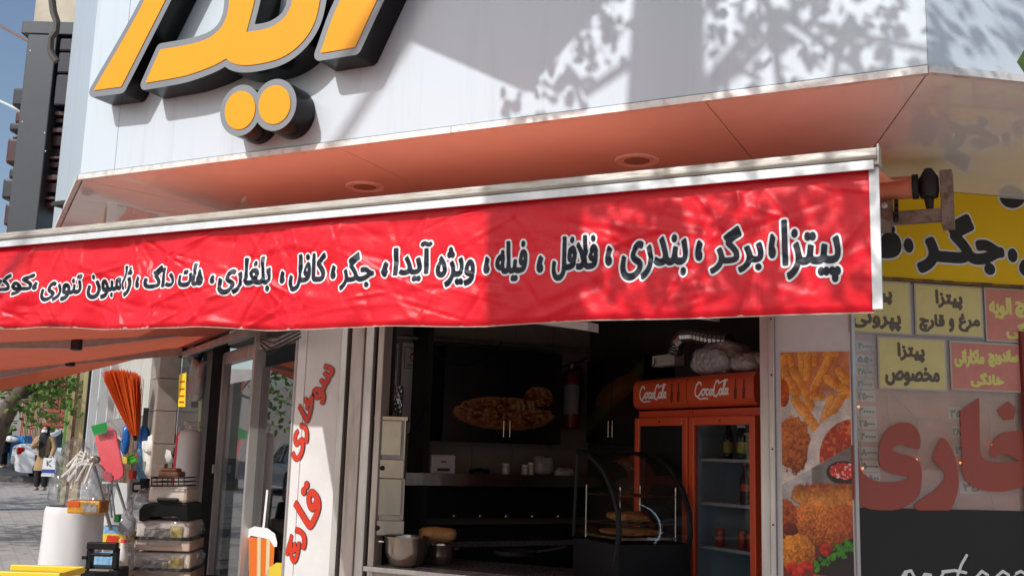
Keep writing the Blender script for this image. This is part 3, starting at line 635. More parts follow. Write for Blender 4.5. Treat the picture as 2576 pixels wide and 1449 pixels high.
alefkha = [[(760, 350), (880, 268), (885, 600), (895, 650), (925, 680), (1000, 695), (1140, 688), (1400, 640), (1420, 760), (1300, 830), (1135, 860), (1050, 880), (960, 880), (880, 865), (820, 830), (785, 780), (775, 700)],
           [(1300, 560), (1200, 500), (1140, 488), (1060, 495), (1000, 530), (965, 590), (960, 640), (978, 658), (1010, 640), (1050, 632), (1100, 650), (1145, 675), (1200, 700), (1330, 700)], [(1010, 345), (1075, 290), (1125, 330), (1110, 400), (1050, 408)]]
def glass_letters(polys, label):
    cs = [smooth_poly(np.array([chf(J1(x), J2(y)) for x, y in pl])) for pl in polys]; a = np.concatenate(cs); f = Field(a.min(0)-.03, a.max(0)+.03, .006)
    for c in cs: f.poly([c])
    solo(iso_mb(f.iso(.004)[0], chp(.002)), 'vinyl_letter', 'vinyl_maroon', label, 'lettering', 'big maroon letters on the corner glass')
glass_letters([bigp['ye']], 'big maroon S shaped letter on the corner glass, nearest the food poster')
glass_letters([bigp['re']], 'big maroon curved stroke letter between the two larger ones on the glass')
glass_letters(alefkha, 'big maroon upright letter joined to a hooked one with diamond dot on the glass')
# price tags on the board behind the glass, fairy light cable
mat('tag_paper', (.80, .76, .72), .7)
rows = [(1100, 75, 205), (1140, 55, 205), (1165, 40, 205)]
tags = []
CX = lambda y: y
for i, (cy, s) in enumerate(((1120, '۴۰۰۰۰'), (1215, '۵۵۰'), (1300, '۴۸۰۰۰'), (1388, '۳۰۰۰۰'))): tags.append((K1(68+i*-2), K1(195), K2(cy-34), K2(cy+34), s))
for i, (cy, s) in enumerate(((250, '۳۵۰۰۰'), (350, '۲۰۰۰۰'), (432, '۲۵۰۰۰'), (518, '۴۰۰۰۰'), (625, '۸۰۰۰۰'), (715, '۵۰۰۰۰'), (795, '۵۸۰۰'))): tags.append((J1(60+i*6), J1(190+i*6), J2(cy-36), J2(cy+36), s))
tags += [(J1(680), J1(770), J2(325), J2(405), '۳۵'), (J1(700), J1(765), J2(450), J2(525), '۲۸'), (J1(715), J1(775), J2(572), J2(650), '۴'), (J1(755), J1(935), J2(818), J2(900), '۴۵۰')]
for x0, x1, y0, y1, s in tags:
    b = cbox(x0, x1, y0, y1, -.059)
    o = MB().box(Rw+eR*(b[0]+b[1])/2-nR*.0585+UP*(b[2]+b[3])/2, eR*(b[1]-b[0])/2, nR*.001, UP*(b[3]-b[2])/2).build('price_tag', 'tag_paper', gl)
    dx, dz = (b[1]-b[0])*.12, (b[3]-b[2])*.22
    f = text_field(s, (b[0]+dx, b[1]-dx, b[2]+dz, b[3]-dz), .003, .012); iso_mb(f.iso(.0035)[0], chp(-.0565)).build('price_digits', 'ink_brown', o)
mat('lamp_ember', (.8, .2, .05), .4, emit=(1, .16, .03), estr=5); mat('cable_white', (.5, .45, .42), .5)
fl = thing('fairy_lights', Rw+eR*.6-nR*.1+UP*1.3, 'string of small orange fairy lights behind the corner glass', 'string lights')
def cpt(x, y, off=-.04): return hit(x, y, nR, Rw+nR*off)
for pts in ([(150, 0), (130, 120), (100, 200), (85, 320), (100, 450), (95, 600), (108, 730)], [(310, 230), (380, 310), (475, 400), (590, 410), (710, 430)], [(475, 400), (480, 480), (475, 600), (468, 670), (480, 880), (500, 960)], [(275, 240), (275, 350), (295, 440)], [(900, 330), (945, 340), (960, 450), (975, 570), (960, 680)], [(720, 960), (745, 1005)], [(950, 880), (1000, 1010)]):
    MB().tube([cpt(J1(x), J2(y)) for x, y in pts], .0035, 5).build('cord', 'cable_white', fl)
for x, y in ((80, 322), (108, 731), (467, 674), (758, 695), (973, 577)):
    MB().lathe(cpt(J1(x), J2(y), -.03)-UP*.006, [(0, 0), (.005, .003), (.006, .007), (.004, .012), (0, .013)], 8).build('bulb', 'lamp_ember', fl)
# black panel below with brush script
mat('panel_black', (.012, .011, .010), .28, var=.2, vscale=2, coat=.2)
bp = thing('lower_panel', Rw+eR*1.2, 'black panel under the corner glass with white brush script', 'panel')
MB().box(Rw+eR*1.2-nR*.02+UP*(zb/2), eR*1.18, nR*.02, UP*(zb/2-.001)).build('panel', 'panel_black', bp)
f = Field(np.array(chf(J1(300), J2(1620)))+(0, 0), np.array(chf(J1(1230), J2(1230))), .004)
def bs(pts): return [chf(J1(x), J2(y)) for x, y in pts]
st_ = [bs(p) for p in ([(360, 1470), (390, 1420), (430, 1412), (450, 1450), (420, 1530)], [(400, 1420), (380, 1500), (360, 1600)], [(560, 1440), (520, 1435), (495, 1480), (530, 1530), (560, 1440), (570, 1520)], [(690, 1415), (650, 1420), (630, 1450), (660, 1490), (640, 1540)],
                       [(800, 1310), (765, 1370), (740, 1440), (730, 1540)], [(640, 1418), (720, 1410), (795, 1425)], [(860, 1460), (900, 1415), (940, 1440), (930, 1520), (870, 1520), (860, 1460)], [(1000, 1450), (1040, 1415), (1080, 1440), (1070, 1520), (1010, 1520), (1000, 1450)], [(1130, 1430), (1160, 1415), (1200, 1440), (1190, 1520), (1130, 1520), (1120, 1450)])]
f.strokes(st_, .0085); iso_mb(f.iso(0)[0], chp(.0015)).build('script', 'ink_white', bp)
# ================================================================ pillar decals and food poster
mat('print', (.5, .5, .5), .35, attr='Col', coat=.1, bump=.05, bscale=200); mat('ink_red', (.62, .035, .012), .4, var=.1, vscale=6)
def paint_food(nx=190, ny=570):
    X, Y = np.meshgrid(np.linspace(98, 572, nx), np.linspace(25, 1449, ny)); A = np.zeros((ny, nx, 3)); A[:] = lin(205, 194, 186)
    A *= (1-.12*np.clip(fbm(X/160, Y/160, 5), 0, 1))[..., None]
    def blend(m, col): A[:] = A*(1-m[..., None])+np.asarray(col)*m[..., None]
    def cap(x0, y0, x1, y1, r, c, c2, seed=0, rg=.25, sc=30):
        d = np.hypot(x1-x0, y1-y0)**2; t = np.clip(((X-x0)*(x1-x0)+(Y-y0)*(y1-y0))/d, 0, 1); dist = np.hypot(X-x0-t*(x1-x0), Y-y0-t*(y1-y0))+fbm(X/sc, Y/sc, seed)*r*rg
        side = ((X-x0)*(y1-y0)-(Y-y0)*(x1-x0))/np.sqrt(d)/r; sh = np.clip(.5-.45*side+.25*fbm(X/18, Y/18, seed+3), 0, 1)
        c, c2 = np.array(lin(*c)), np.array(lin(*c2)); blend(np.clip((r*1.12-dist)/5, 0, 1)*.6, np.array(lin(150, 60, 15))); blend(np.clip((r-dist)/4, 0, 1), c2+(c-c2)*sh[..., None])
    FR_, FD = (236, 170, 84), (205, 110, 36)
    blend(np.clip((330-Y+.5*(X-300)*0)/60, 0, 1)*.85, lin(196, 104, 40))
    for a in ((150, 40, 175, 130, 34), (250, 30, 255, 190, 34), (120, 60, 130, 190, 30), (330, 30, 330, 90, 30), (410, 40, 480, 35, 26), (190, 150, 300, 370, 32), (430, 80, 330, 260, 32), (290, 50, 280, 190, 30), (150, 210, 200, 285, 34), (420, 200, 560, 290, 34), (500, 150, 545, 210, 30), (200, 340, 360, 540, 34), (450, 330, 400, 470, 34), (520, 310, 440, 420, 30), (320, 310, 380, 315, 28)): cap(*a, FR_, FD, seed=int(a[0]), rg=.12)
    # breaded ball
    def blob(cx, cy, rx, ry, c, c2, seed, amp=.10, g=14):
        r = np.hypot((X-cx)/rx, (Y-cy)/ry)+amp*fbm(X/22, Y/22, seed); k = np.clip(.55-.5*((X-cx)/rx*.5+(Y-cy)/ry*.75)+.45*fbm(X/g, Y/g, seed+9, 4), 0, 1.2)
        c, c2 = np.array(lin(*c)), np.array(lin(*c2)); blend(np.clip((1.03-r)/.05, 0, 1), c2+(c-c2)*k[..., None])
    blob(185, 620, 122, 175, (206, 112, 48), (120, 42, 14), 11)
    blob(110, 290, 45, 90, (200, 96, 30), (150, 56, 14), 12)
    # white bowl with sauce
    th = np.hypot((X-600)/330, (Y-720)/330); blend(np.clip((1-th)/.02, 0, 1)*(Y < 900), lin(205, 195, 188))
    th = np.hypot((X-600)/245, (Y-700)/250); blend(np.clip((1-th)/.02, 0, 1), np.array(lin(168, 44, 24))); blend(np.clip((1-th)/.02, 0, 1)*np.clip(fbm(X/20, Y/20, 31)*1.6, 0, 1), lin(205, 100, 60))
    # lower photo, tilted seam
    seam = 870-(X-110)*.54; low = np.clip((Y-seam)/4, 0, 1); blend(low, np.array(lin(178, 172, 172)))
    blend(low*np.clip((X-300)/6, 0, 1)*np.clip((Y-(seam-0))/4, 0, 1), lin(120, 112, 108))
    th = np.hypot((X-520)/120, (Y-790)/75); blend(np.clip((1-th)/.03, 0, 1), lin(40, 22, 20)); th = np.hypot((X-520)/95, (Y-778)/52)+.1*fbm(X/20, Y/20, 4); blend(np.clip((1-th)/.05, 0, 1), lin(196, 40, 30)); blend(np.clip((1-th)/.05, 0, 1)*np.clip(fbm(X/16, Y/16, 8)*2-.3, 0, 1), lin(240, 190, 180))
    base = np.clip((Y-1000)/20, 0, 1); blend(base, lin(110, 40, 22))
    cap(250, 940, 560, 930, 72, (226, 146, 62), (140, 62, 18), 41, .22); cap(215, 930, 235, 935, 50, (214, 140, 62), (140, 70, 22), 44, .2)
    blob(330, 1120, 270, 125, (214, 120, 44), (122, 46, 14), 51, .08, 10); blob(120, 1080, 80, 110, (190, 90, 34), (120, 44, 14), 52); blob(520, 1090, 120, 110, (196, 98, 38), (128, 48, 16), 53)
    blob(190, 1290, 130, 110, (226, 142, 44), (150, 70, 16), 54, .1); blob(150, 1155, 55, 40, (120, 30, 16), (70, 16, 10), 55)
    blend(np.clip((Y-1180-(560-X)*.55)/14, 0, 1)*np.clip((X-300+(Y-1400)*.3)/20, 0, 1), lin(34, 26, 22))
    for i in range(60):
        t = rng.uniform(0, 1); x = 300+t*270+rng.normal(0, 14); y = 1400-t*190+rng.normal(0, 22); g_ = rng.uniform(.5, 1); r = np.hypot(X-x, Y-y); blend(np.clip((rng.uniform(8, 17)-r)/4, 0, 1), np.array(lin(70, 150, 40))*g_)
    for x, y in ((390, 1270), (160, 1395), (255, 1380), (200, 1420)): blob(x, y, 42, 38, (214, 50, 30), (120, 14, 10), int(x), .05, 30)
    blend(np.clip((Y-1415-(300-X)*-.1)/8, 0, 1)*(X > 300), lin(196, 60, 26))
    A *= (1.12*(1+.13*np.clip(fbm(X/9, Y/9, 77, 3), -1, 1)+.22*np.clip(fbm(X/70, Y/70, 78, 2), -1, 1)))[..., None]
    return np.clip(A, 0, 1)
def qx(x, y): return 1923.5+.3955*x, 875.8+.3955*y
c00, c10, c01, c11 = (onv(*qx(*p), WV-.004) for p in ((100, 25), (545, 28), (115, 1449), (572, 1449)))
x0, x1 = (c00[0]+c01[0])/2, PR1-.004; z1, z0 = c00[2], c01[2]
po = thing('food_poster', ((x0+x1)/2, WV, z0-.3), 'glossy poster of fries and fried chicken on the white corner pillar', 'poster')
MB().abox(x0, x1, WV-.0035, WV-.0012, z0-.32, z1).build('backing', 'ink_white', po)
print_mesh('print', paint_food()[::-1], lambda a, b: V(x0+.002+(x1-x0-.004)*a, WV-.0045, z0+(z1-z0-.002)*b), MATS['print'], po)
M1 = lambda x, y: (472.3+.4664*x, 772.9+.4664*y)
def pil(x, y): return onv(*M1(x, y), WV-.007)[[0, 2]]
def pillar_word(label, parts):
    t = thing('vinyl_lettering', V(PLL+.2, WV, pil(600, 1400)[1] if parts[0][1] > 900 else pil(600, 830)[1]), label, 'lettering', 'red script on the white pillar')
    for s, cy, x0, x1, y0, y1, ang in parts:
        c0 = pil((x0+x1)/2, (y0+y1)/2); wd = np.linalg.norm(pil(x0, (y0+y1)/2)-pil(x1, (y0+y1)/2)); ht = abs(pil((x0+x1)/2, y0)[1]-pil((x0+x1)/2, y1)[1])
        # word runs downwards: rotate by ang
        cs = contours(shape_fa(s)); a = np.concatenate(cs); lo, hi = a.min(0), a.max(0); ctr = (lo+hi)/2; rot = np.array([[math.cos(ang), -math.sin(ang)], [math.sin(ang), math.cos(ang)]])
        rc = [(c-ctr)@rot.T for c in cs]; aa = np.concatenate(rc); ext = aa.max(0)-aa.min(0); mid = (aa.max(0)+aa.min(0))/2; k = np.array([wd-.02, ht-.02])/ext
        rc = [(c-mid)*k+c0 for c in rc]; aa = np.concatenate(rc); f = Field(aa.min(0)-.03, aa.max(0)+.03, .0035).poly(rc)
        fn = lambda off: (lambda x, z: (x, WV-off, z))
        iso_mb(f.iso(.0125)[0], fn(.0075)).build('lettering_outline', 'ink_black', t); iso_mb(f.iso(.009)[0], fn(.009)).build('lettering', 'ink_red', t)
pillar_word('red script lettering high on the white pillar, upper of the two words', [('سو', 400, 672, 785, 305, 525, 1.05), ('خا', 540, 594, 680, 462, 625, .95), ('ری', 720, 562, 650, 622, 832, 1.0)])
pillar_word('red script lettering low on the white pillar, lower of the two words', [('قا', 1060, 570, 718, 935, 1195, .9), ('ر', 1230, 575, 642, 1185, 1305, .9), ('چ', 1300, 530, 606, 1222, 1380, 1.25)])
# ================================================================ inside the shop (room square to the side street)
glassmat('clear_film', (.93, .93, .94), .06, 1.45, .04, film=.09, filmcol=(.9, .9, .92)); MATS['plastic_film'] = MATS['clear_film']
I7 = lambda x, y: (927.4+.4665*x, 772.8+.4665*y)
K = V(-3.5, 8.9, 0); CZ = 2.95
fB = lambda x, y, k=0.: hit(*I7(x, y), aL, K-aL*k)          # on wall B (k metres in front of it)
fA = lambda x, y, k=0.: hit(*I7(x, y), bI, K-bI*k)          # on wall A
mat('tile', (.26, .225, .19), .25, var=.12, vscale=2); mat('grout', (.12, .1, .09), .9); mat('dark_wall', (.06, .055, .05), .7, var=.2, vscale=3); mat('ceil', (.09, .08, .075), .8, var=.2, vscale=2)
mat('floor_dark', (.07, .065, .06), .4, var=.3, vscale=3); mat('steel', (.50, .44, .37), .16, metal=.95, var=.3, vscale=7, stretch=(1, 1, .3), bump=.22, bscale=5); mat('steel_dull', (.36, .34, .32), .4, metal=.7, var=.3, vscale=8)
mat('print_dark', (.5, .5, .5), .3, attr='Col', coat=.2); mat('white_plastic', (.66, .65, .63), .4, var=.08, vscale=6); mat('black_plastic', (.011, .011, .012), .42, var=.2, vscale=10, spec=.22)
mat('paper', (.55, .55, .58), .6, var=.06, vscale=9)
fwd = lambda P, a=0, b=0, z=0: P+aL*a+bI*b+UP*z
def rbox(name, m, parent, P, a, b, z, **k):                 # box: corner P, extents along aL, bI, up
    return MB().box(fwd(P, a/2, b/2, z/2), aL*a/2, bI*b/2, UP*z/2).build(name, m, parent, **k)
# walls, ceiling and floor of the room are parts of the building
LB = 2.7; LA = 3.4
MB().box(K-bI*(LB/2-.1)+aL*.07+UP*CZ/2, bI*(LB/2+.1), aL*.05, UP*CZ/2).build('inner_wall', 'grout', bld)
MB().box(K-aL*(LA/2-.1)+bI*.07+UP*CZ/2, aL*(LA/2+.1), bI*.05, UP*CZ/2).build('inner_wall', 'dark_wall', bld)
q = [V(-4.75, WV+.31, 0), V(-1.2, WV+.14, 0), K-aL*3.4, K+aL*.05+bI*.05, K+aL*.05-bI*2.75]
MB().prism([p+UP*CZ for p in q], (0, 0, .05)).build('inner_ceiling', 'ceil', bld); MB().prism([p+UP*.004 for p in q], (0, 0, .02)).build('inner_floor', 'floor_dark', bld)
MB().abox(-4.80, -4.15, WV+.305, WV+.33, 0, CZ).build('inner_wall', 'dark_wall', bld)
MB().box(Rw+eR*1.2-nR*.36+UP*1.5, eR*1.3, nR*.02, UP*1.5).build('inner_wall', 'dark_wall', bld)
tw_, th_ = .40, .30; tm = None
for j in range(6):
    for i in range(7):
        o = MB(); c = K-bI*(i*tw_+tw_/2)+aL*.014+UP*(1.0+j*th_+th_/2)
        if tm is None:
            o.box(OFF[bld], bI*(tw_/2-.002), aL*.006, UP*(th_/2-.002)); ob = o.build('tile', 'tile', bld); tm = ob.data
        else:
            ob = bpy.data.objects.new('tile', tm); C.objects.link(ob); ob.parent = bld
        ob.location = Vector(c-OFF[bld])
def paint_pizza(nx=150, ny=130):
    X, Y = np.meshgrid(np.linspace(410, 1030, nx), np.linspace(195, 745, ny)); A = np.zeros((ny, nx, 3)); A[:] = (.012, .011, .012)
    def blend(m, col): A[:] = A*(1-m[..., None])+np.asarray(col)*m[..., None]
    n = fbm(X/26, Y/20, 3, 4); n2 = fbm(X/11, Y/9, 8, 3)
    def pie(m):
        blend(m, np.array(lin(196, 128, 70))); blend(m*np.clip(n*2.2+.2, 0, 1), np.array(lin(168, 70, 34))); blend(m*np.clip(n2*2.5-.4, 0, 1), np.array(lin(230, 190, 130))); blend(m*np.clip(-n*3-.6, 0, 1), np.array(lin(110, 36, 22)))
    e = np.hypot((X-725)/265, (Y-575)/98)+.03*n; rim = np.clip((1.0-e)/.03, 0, 1); pie(rim); blend(rim*np.clip((e-.88)/.05, 0, 1), np.array(lin(206, 150, 96)))
    blend(np.clip((Y-(575+.2*(X-700)*0))/40, 0, 1)*rim*np.clip((e-.8)/.1, 0, 1), np.array(lin(170, 110, 62)))
    blend(np.clip((1-np.hypot((X-950)/70, (Y-520)/26))/.1, 0, 1), (.012, .011, .012))
    e2 = np.hypot((X-905)/80, (Y-470)/68)+.05*n; sl = np.clip((1-e2)/.05, 0, 1)*(Y < 520); pie(sl); blend(sl*np.clip((e2-.8)/.1, 0, 1)*(Y < 450), np.array(lin(196, 140, 90)))
    for x in (790, 815, 850, 870): blend(np.clip((7-np.abs(X-x-8*np.sin(Y/20)))/3, 0, 1)*(Y > 490)*(Y < 550), np.array(lin(232, 200, 140)))
    return A
def paint_sandwich(nx=80, ny=130):
    X, Y = np.meshgrid(np.linspace(1190, 1490, nx), np.linspace(230, 740, ny)); A = np.zeros((ny, nx, 3)); A[:] = (.010, .009, .010)
    def blend(m, col): A[:] = A*(1-m[..., None])+np.asarray(col)*m[..., None]
    xr = (X-1340)*.77-(Y-470)*-.64; yr = (X-1340)*.64+(Y-470)*.77; n = fbm(X/18, Y/18, 6)
    blend(np.clip((1-np.hypot(xr/55, (yr-30)/150)-.1*n)/.06, 0, 1), np.array(lin(60, 46, 30))); blend(np.clip((1-np.hypot(xr/30, yr/140)-.3*n)/.06, 0, 1), np.array(lin(80, 90, 40)))
    e = np.hypot((X-1350)/115, (Y-430+.55*(X-1350))/75); blend(np.clip((1-e)/.06, 0, 1), np.array(lin(120, 80, 45))); blend(np.clip((.6-e)/.4, 0, 1), np.array(lin(150, 104, 62)))
    return A
# wall cabinets with printed doors
def cabinet(wall, c0, split, c1, paint, label, depth, hand):
    f = fB if wall == 'B' else fA; nrmv = aL if wall == 'B' else bI
    P0, P1 = f(*c0, depth), f(*c1, depth); run = bI if wall == 'B' else -aL
    w = np.dot(P1-P0, run); z1 = P0[2] if wall == 'B' else f(c1[0], c0[1], depth)[2]; z0 = P1[2]; wS = np.dot(f(split, (c0[1]+c1[1])/2, depth)-P0, run)
    t = thing('wall_cabinet', V(P0[0], P0[1], z0), label, 'cabinet'); o = V(P0[0], P0[1], 0)
    MB().box(o+run*w/2+nrmv*(depth/2)+UP*(z0+z1)/2, run*w/2, nrmv*(depth/2-.002), UP*(z1-z0)/2).build('carcass', 'black_plastic', t)
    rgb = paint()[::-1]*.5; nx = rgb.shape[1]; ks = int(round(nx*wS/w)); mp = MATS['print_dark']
    for (a, b, i0, i1) in ((0, wS-.002, 0, ks), (wS+.002, w, ks-1, nx)):
        d = MB().box(o+run*(a+b)/2-nrmv*.009+UP*(z0+z1)/2, run*(b-a)/2, nrmv*.008, UP*((z1-z0)/2-.003)).build('door', 'black_plastic', t)
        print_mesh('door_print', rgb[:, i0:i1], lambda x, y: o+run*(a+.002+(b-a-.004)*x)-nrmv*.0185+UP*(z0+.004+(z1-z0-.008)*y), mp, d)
        hx = (wS-.03) if a == 0 else wS+.03
        MB().tube([o+run*hx-nrmv*.03+UP*(z0+.05), o+run*hx-nrmv*.03+UP*(z0+.19)], .006, 8).build('handle', 'steel', d)
    return t
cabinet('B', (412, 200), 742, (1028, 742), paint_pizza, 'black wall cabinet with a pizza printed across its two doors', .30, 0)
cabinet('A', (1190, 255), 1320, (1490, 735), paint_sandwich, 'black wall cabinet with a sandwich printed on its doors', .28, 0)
# fire extinguisher
mat('ext_red', (.20, .018, .014), .4); mat('ext_label', (.28, .27, .26), .6); P = fB(1088, 655, .10)
t = thing('fire_extinguisher', P, 'red fire extinguisher hung beside the pizza cabinet', 'fire extinguisher')
MB().lathe(P, [(.06, 0), (.075, .01), (.077, .03), (.077, .44), (.07, .48), (.045, .515), (.025, .53), (.022, .55)], 18).build('cylinder', 'ext_red', t, smooth=True)
MB().lathe(P, [(.0785, .13), (.0785, .40)], 18).build('paper_label', 'ext_label', t, smooth=True)
MB().lathe(P+UP*.55, [(.02, 0), (.025, .01), (.025, .04), (.01, .05)], 10).build('valve', 'steel_dull', t, smooth=True)
MB().bar(P+UP*.6-bI*.01, P+UP*.62+bI*.12, .02, .012).build('handle', 'black_plastic', t); MB().tube([P+UP*.57, P+UP*.56+bI*.1, P+UP*.4+bI*.12, P+UP*.15+bI*.09], .011, 8).build('hose', 'black_plastic', t)
# notices on the wall
mat('ink_dim', (.05, .04, .05), .5); mat('ink_dimred', (.35, .04, .05), .5)
def notice(x0, x1, y0, y1, label, deco):
    P0, P1 = fB(x0, y1, .015), fB(x1, y0, .015); w = np.dot(P1-P0, bI); h = P1[2]-P0[2]; t = thing('wall_notice', P0+bI*w/2, label, 'notice', 'papers taped to the inner wall')
    MB().box(P0+bI*w/2+UP*h/2, bI*w/2, aL*.001, UP*h/2).build('sheet', 'paper', t)
    fn = lambda x, z: P0+bI*x-aL*.0025+UP*z
    f = Field((0, 0), (w, h), .004); deco(f, w, h)
    return t, fn, w, h
def deco_sheet(x0, x1, y0, y1, label, sign):
    t, fn, w, h = notice(x0, x1, y0, y1, label, lambda f, w, h: None)
    m = .1*w; f = Field((0, 0), (w, h), .004); b = [(m, h*.42), (w-m, h*.42), (w-m, h*.9), (m, h*.9), (m, h*.42)]; f.strokes([b], .003); iso_mb(f.iso(0)[0], fn).build('border', 'ink_dim', t)
    f = Field((0, 0), (w, h), .004); c = (w/2, h*.68); r = h*.11; cir = [(c[0]+r*math.cos(a), c[1]+r*math.sin(a)) for a in np.linspace(0, 6.283, 24)]
    f.strokes([cir, [(c[0]-r*.7, c[1]+r*.7), (c[0]+r*.7, c[1]-r*.7)]] if sign else [cir], .006); iso_mb(f.iso(0)[0], fn).build('symbol', 'ink_dimred', t)
    f = Field((0, 0), (w, h), .004); f.strokes([[(w*.2, h*.49), (w*.8, h*.49)], [(w*.3, h*.86), (w*.7, h*.86)]], .004); iso_mb(f.iso(0)[0], fn).build('text_line', 'ink_dim', t)
    f = Field((0, 0), (w, h), .004); f.poly([np.array([(w*.74+w*.14*math.cos(a), h*.2+w*.14*math.sin(a)) for a in np.linspace(0, 6.1, 20)])]); iso_mb(f.iso(0)[0], fn).build('round_print', 'ink_dimred', t)
deco_sheet(60, 162, 200, 415, 'white notice with a framed red symbol taped by the window edge', False); deco_sheet(172, 322, 200, 425, 'white no smoking notice with a red crossed circle', True)
notice(184, 268, 425, 540, 'small plain white paper under the no smoking notice', lambda *a: None); notice(176, 250, 545, 680, 'blank pale sheet lowest on the inner wall', lambda *a: None)
mat('foil', (.5, .5, .52), .22, metal=.8, bump=1., bscale=18)
P0, P1 = fB(62, 582, .05), fB(182, 425, .05); w = np.dot(P1-P0, bI); h = P1[2]-P0[2]
solo(MB().sheet(lambda a, b: P0+bI*w*a+UP*h*b-aL*(.02*math.sin(math.pi*a)*math.sin(math.pi*b)+.012*math.sin(a*17+b*9)), 14, 14), 'foil_bag', 'foil', 'crumpled silvery foil bag hanging on the inner wall', 'bag', smooth=True)
# cables along the wall
for pts in ([(350, 200), (380, 270), (470, 315), (560, 310), (640, 270), (720, 185)], [(1030, 330), (1090, 300), (1150, 290), (1180, 270)], [(330, 230), (325, 420), (318, 600), (320, 760)], [(210, 690), (260, 640), (300, 560), (320, 520)]):
    solo(MB().tube([fB(x, y, .33) for x, y in pts], .006, 6), 'wall_cable', 'black_plastic', {350: 'black cable sagging across the top of the pizza cabinet', 1030: 'thin cable looping above the fire extinguisher', 330: 'upright cable run beside the pizza cabinet', 210: 'loose cable between the papers and the pizza cabinet'}[pts[0][0]], 'cable')
mb = MB(); mb.tube([fB(60, 150, .1), fB(1190, 240, .1)], .02, 8); solo(mb, 'ceiling_pipe', 'steel_dull', 'grey pipe running along the wall under the ceiling', 'pipe')
# steel shelf and counter along wall B
sh0, sh1 = fB(195, 945, .36), fB(1095, 950, .36); sl = np.dot(sh1-sh0, bI); t = thing('steel_shelf', sh0+UP*-.6, 'stainless steel shelf with a bright front lip along the back wall', 'shelf')
rbox('top', 'steel', t, V(sh0[0], sh0[1], sh0[2]+.06), .34, sl+.3, .02); rbox('front_lip', 'steel', t, V(sh0[0], sh0[1], sh0[2]-.02)-aL*.012, .01, sl+.3, .1)
rbox('back_panel', 'black_plastic', t, V(sh0[0], sh0[1], 1.0)+aL*.25, .02, sl+.3, sh0[2]-1.0)
ctz = fB(600, 1290, .62)[2]; ct0 = fB(150, 1290, .62)
t = thing('kitchen_counter', V(ct0[0], ct0[1], 0), 'dark kitchen counter with gas hob along the back wall', 'counter'); mat('granite', (.09, .085, .08), .25, col2=(.2, .19, .18), vscale=120, vramp=(.55, .6))
rbox('worktop', 'granite', t, V(ct0[0], ct0[1], ctz), .60, 2.6, .04); rbox('front', 'black_plastic', t, V(ct0[0], ct0[1], 0)+aL*.03, .5, 2.6, ctz-.002); rbox('hob', 'black_plastic', t, fB(380, 1170, .45)*V(1, 1, 0)+UP*(ctz+.042), .4, 1.5, .09)
for i in range(5): MB().lathe(fB(460+i*140, 1125, .46), [(.018, 0), (.018, .02), (.01, .025)], 10, -aL).build('knob', 'steel', t)
# white dispenser, jars and bags on the shelf
P = fB(335, 905, .30); t = thing('white_dispenser', P, 'white plastic box with a dark slot standing on the steel shelf', 'dispenser')
w = np.dot(fB(468, 905, .3)-P, bI); h = fB(335, 792, .3)[2]-P[2]
rbox('case', 'white_plastic', t, P, .14, w, h, bevel=.015); MB().box(P+bI*w*.5+UP*h*.28-aL*.001, bI*w*.25, aL*.002, UP*.012).build('slot', 'ink_dim', t); MB().box(P+bI*w*.5+UP*h*.66-aL*.001, bI*w*.12, aL*.002, UP*.006).build('mark', 'ink_dimred', t)
mat('jar_glass', (.5, .45, .4), .15, spec=.8, var=.3, vscale=20)
for x, y, r, h, lb in ((737, 905, .035, .10, 'small glass jar with pale lid on the shelf, nearest the white box'), (843, 905, .035, .09, 'squat glass jar in the middle of the shelf'), (874, 905, .028, .11, 'slim jar beside the squat one on the shelf')):
    P = fB(x, y, .28); t = thing('jar', P, lb, 'jar', 'jars on the steel shelf'); MB().lathe(P, [(r, 0), (r*1.05, .01), (r*1.05, h*.7), (r*.8, h*.8)], 14).build('body', 'jar_glass', t, smooth=True); MB().lathe(P+UP*h*.8, [(r*.85, 0), (r*.85, h*.2), (0, h*.21)], 14).build('lid', 'white_plastic', t, smooth=True)
mat('plastic_clear', (.62, .62, .64), .2, transl=.3, bump=1., bscale=16, spec=.8); mat('plastic_dim', (.3, .3, .31), .25, bump=1., bscale=14)
def lump(name, P, ex, ey, ez, m, label, cat, seed=1, amp=.18, group=None, nn=18, parent=None):
    mb = MB(); ex, ey, ez = (np.asarray(q, float) for q in (ex, ey, ez)); pr = []
    def fn(a, b):
        th, ph = 2*math.pi*a, math.pi*b; d = V(math.cos(th)*math.sin(ph), math.sin(th)*math.sin(ph), -math.cos(ph)); sg = np.sign(d)*np.abs(d)**.7
        r = 1+amp*float(fbm(d[0]*2+seed*3.1+5, d[1]*2+d[2]*1.7+7, seed)); return P+(ex*sg[0]+ey*sg[1]+ez*(sg[2]+1))*r
    mb.sheet(fn, nn, nn//2)
    if parent: return mb.build(name, m, parent, smooth=True, angle=60)
    return solo(mb, name, m, label, cat, group, smooth=True, angle=60)
lump('plastic_bag', fB(945, 905, .3), bI*.1, aL*.06, UP*.085, 'plastic_dim', 'crumpled dim plastic bag at the far end of the steel shelf', 'bag', 4)
lump('napkin_pack', fB(1050, 915, .3), bI*.09, aL*.05, UP*.04, 'plastic_clear', 'pale wrapped napkin pack on the shelf by the display case', 'napkins', 6)
lump('cloth', fB(600, 908, .3), bI*.09, aL*.06, UP*.03, 'black_plastic', 'dark folded cloth on the steel shelf', 'cloth', 9)
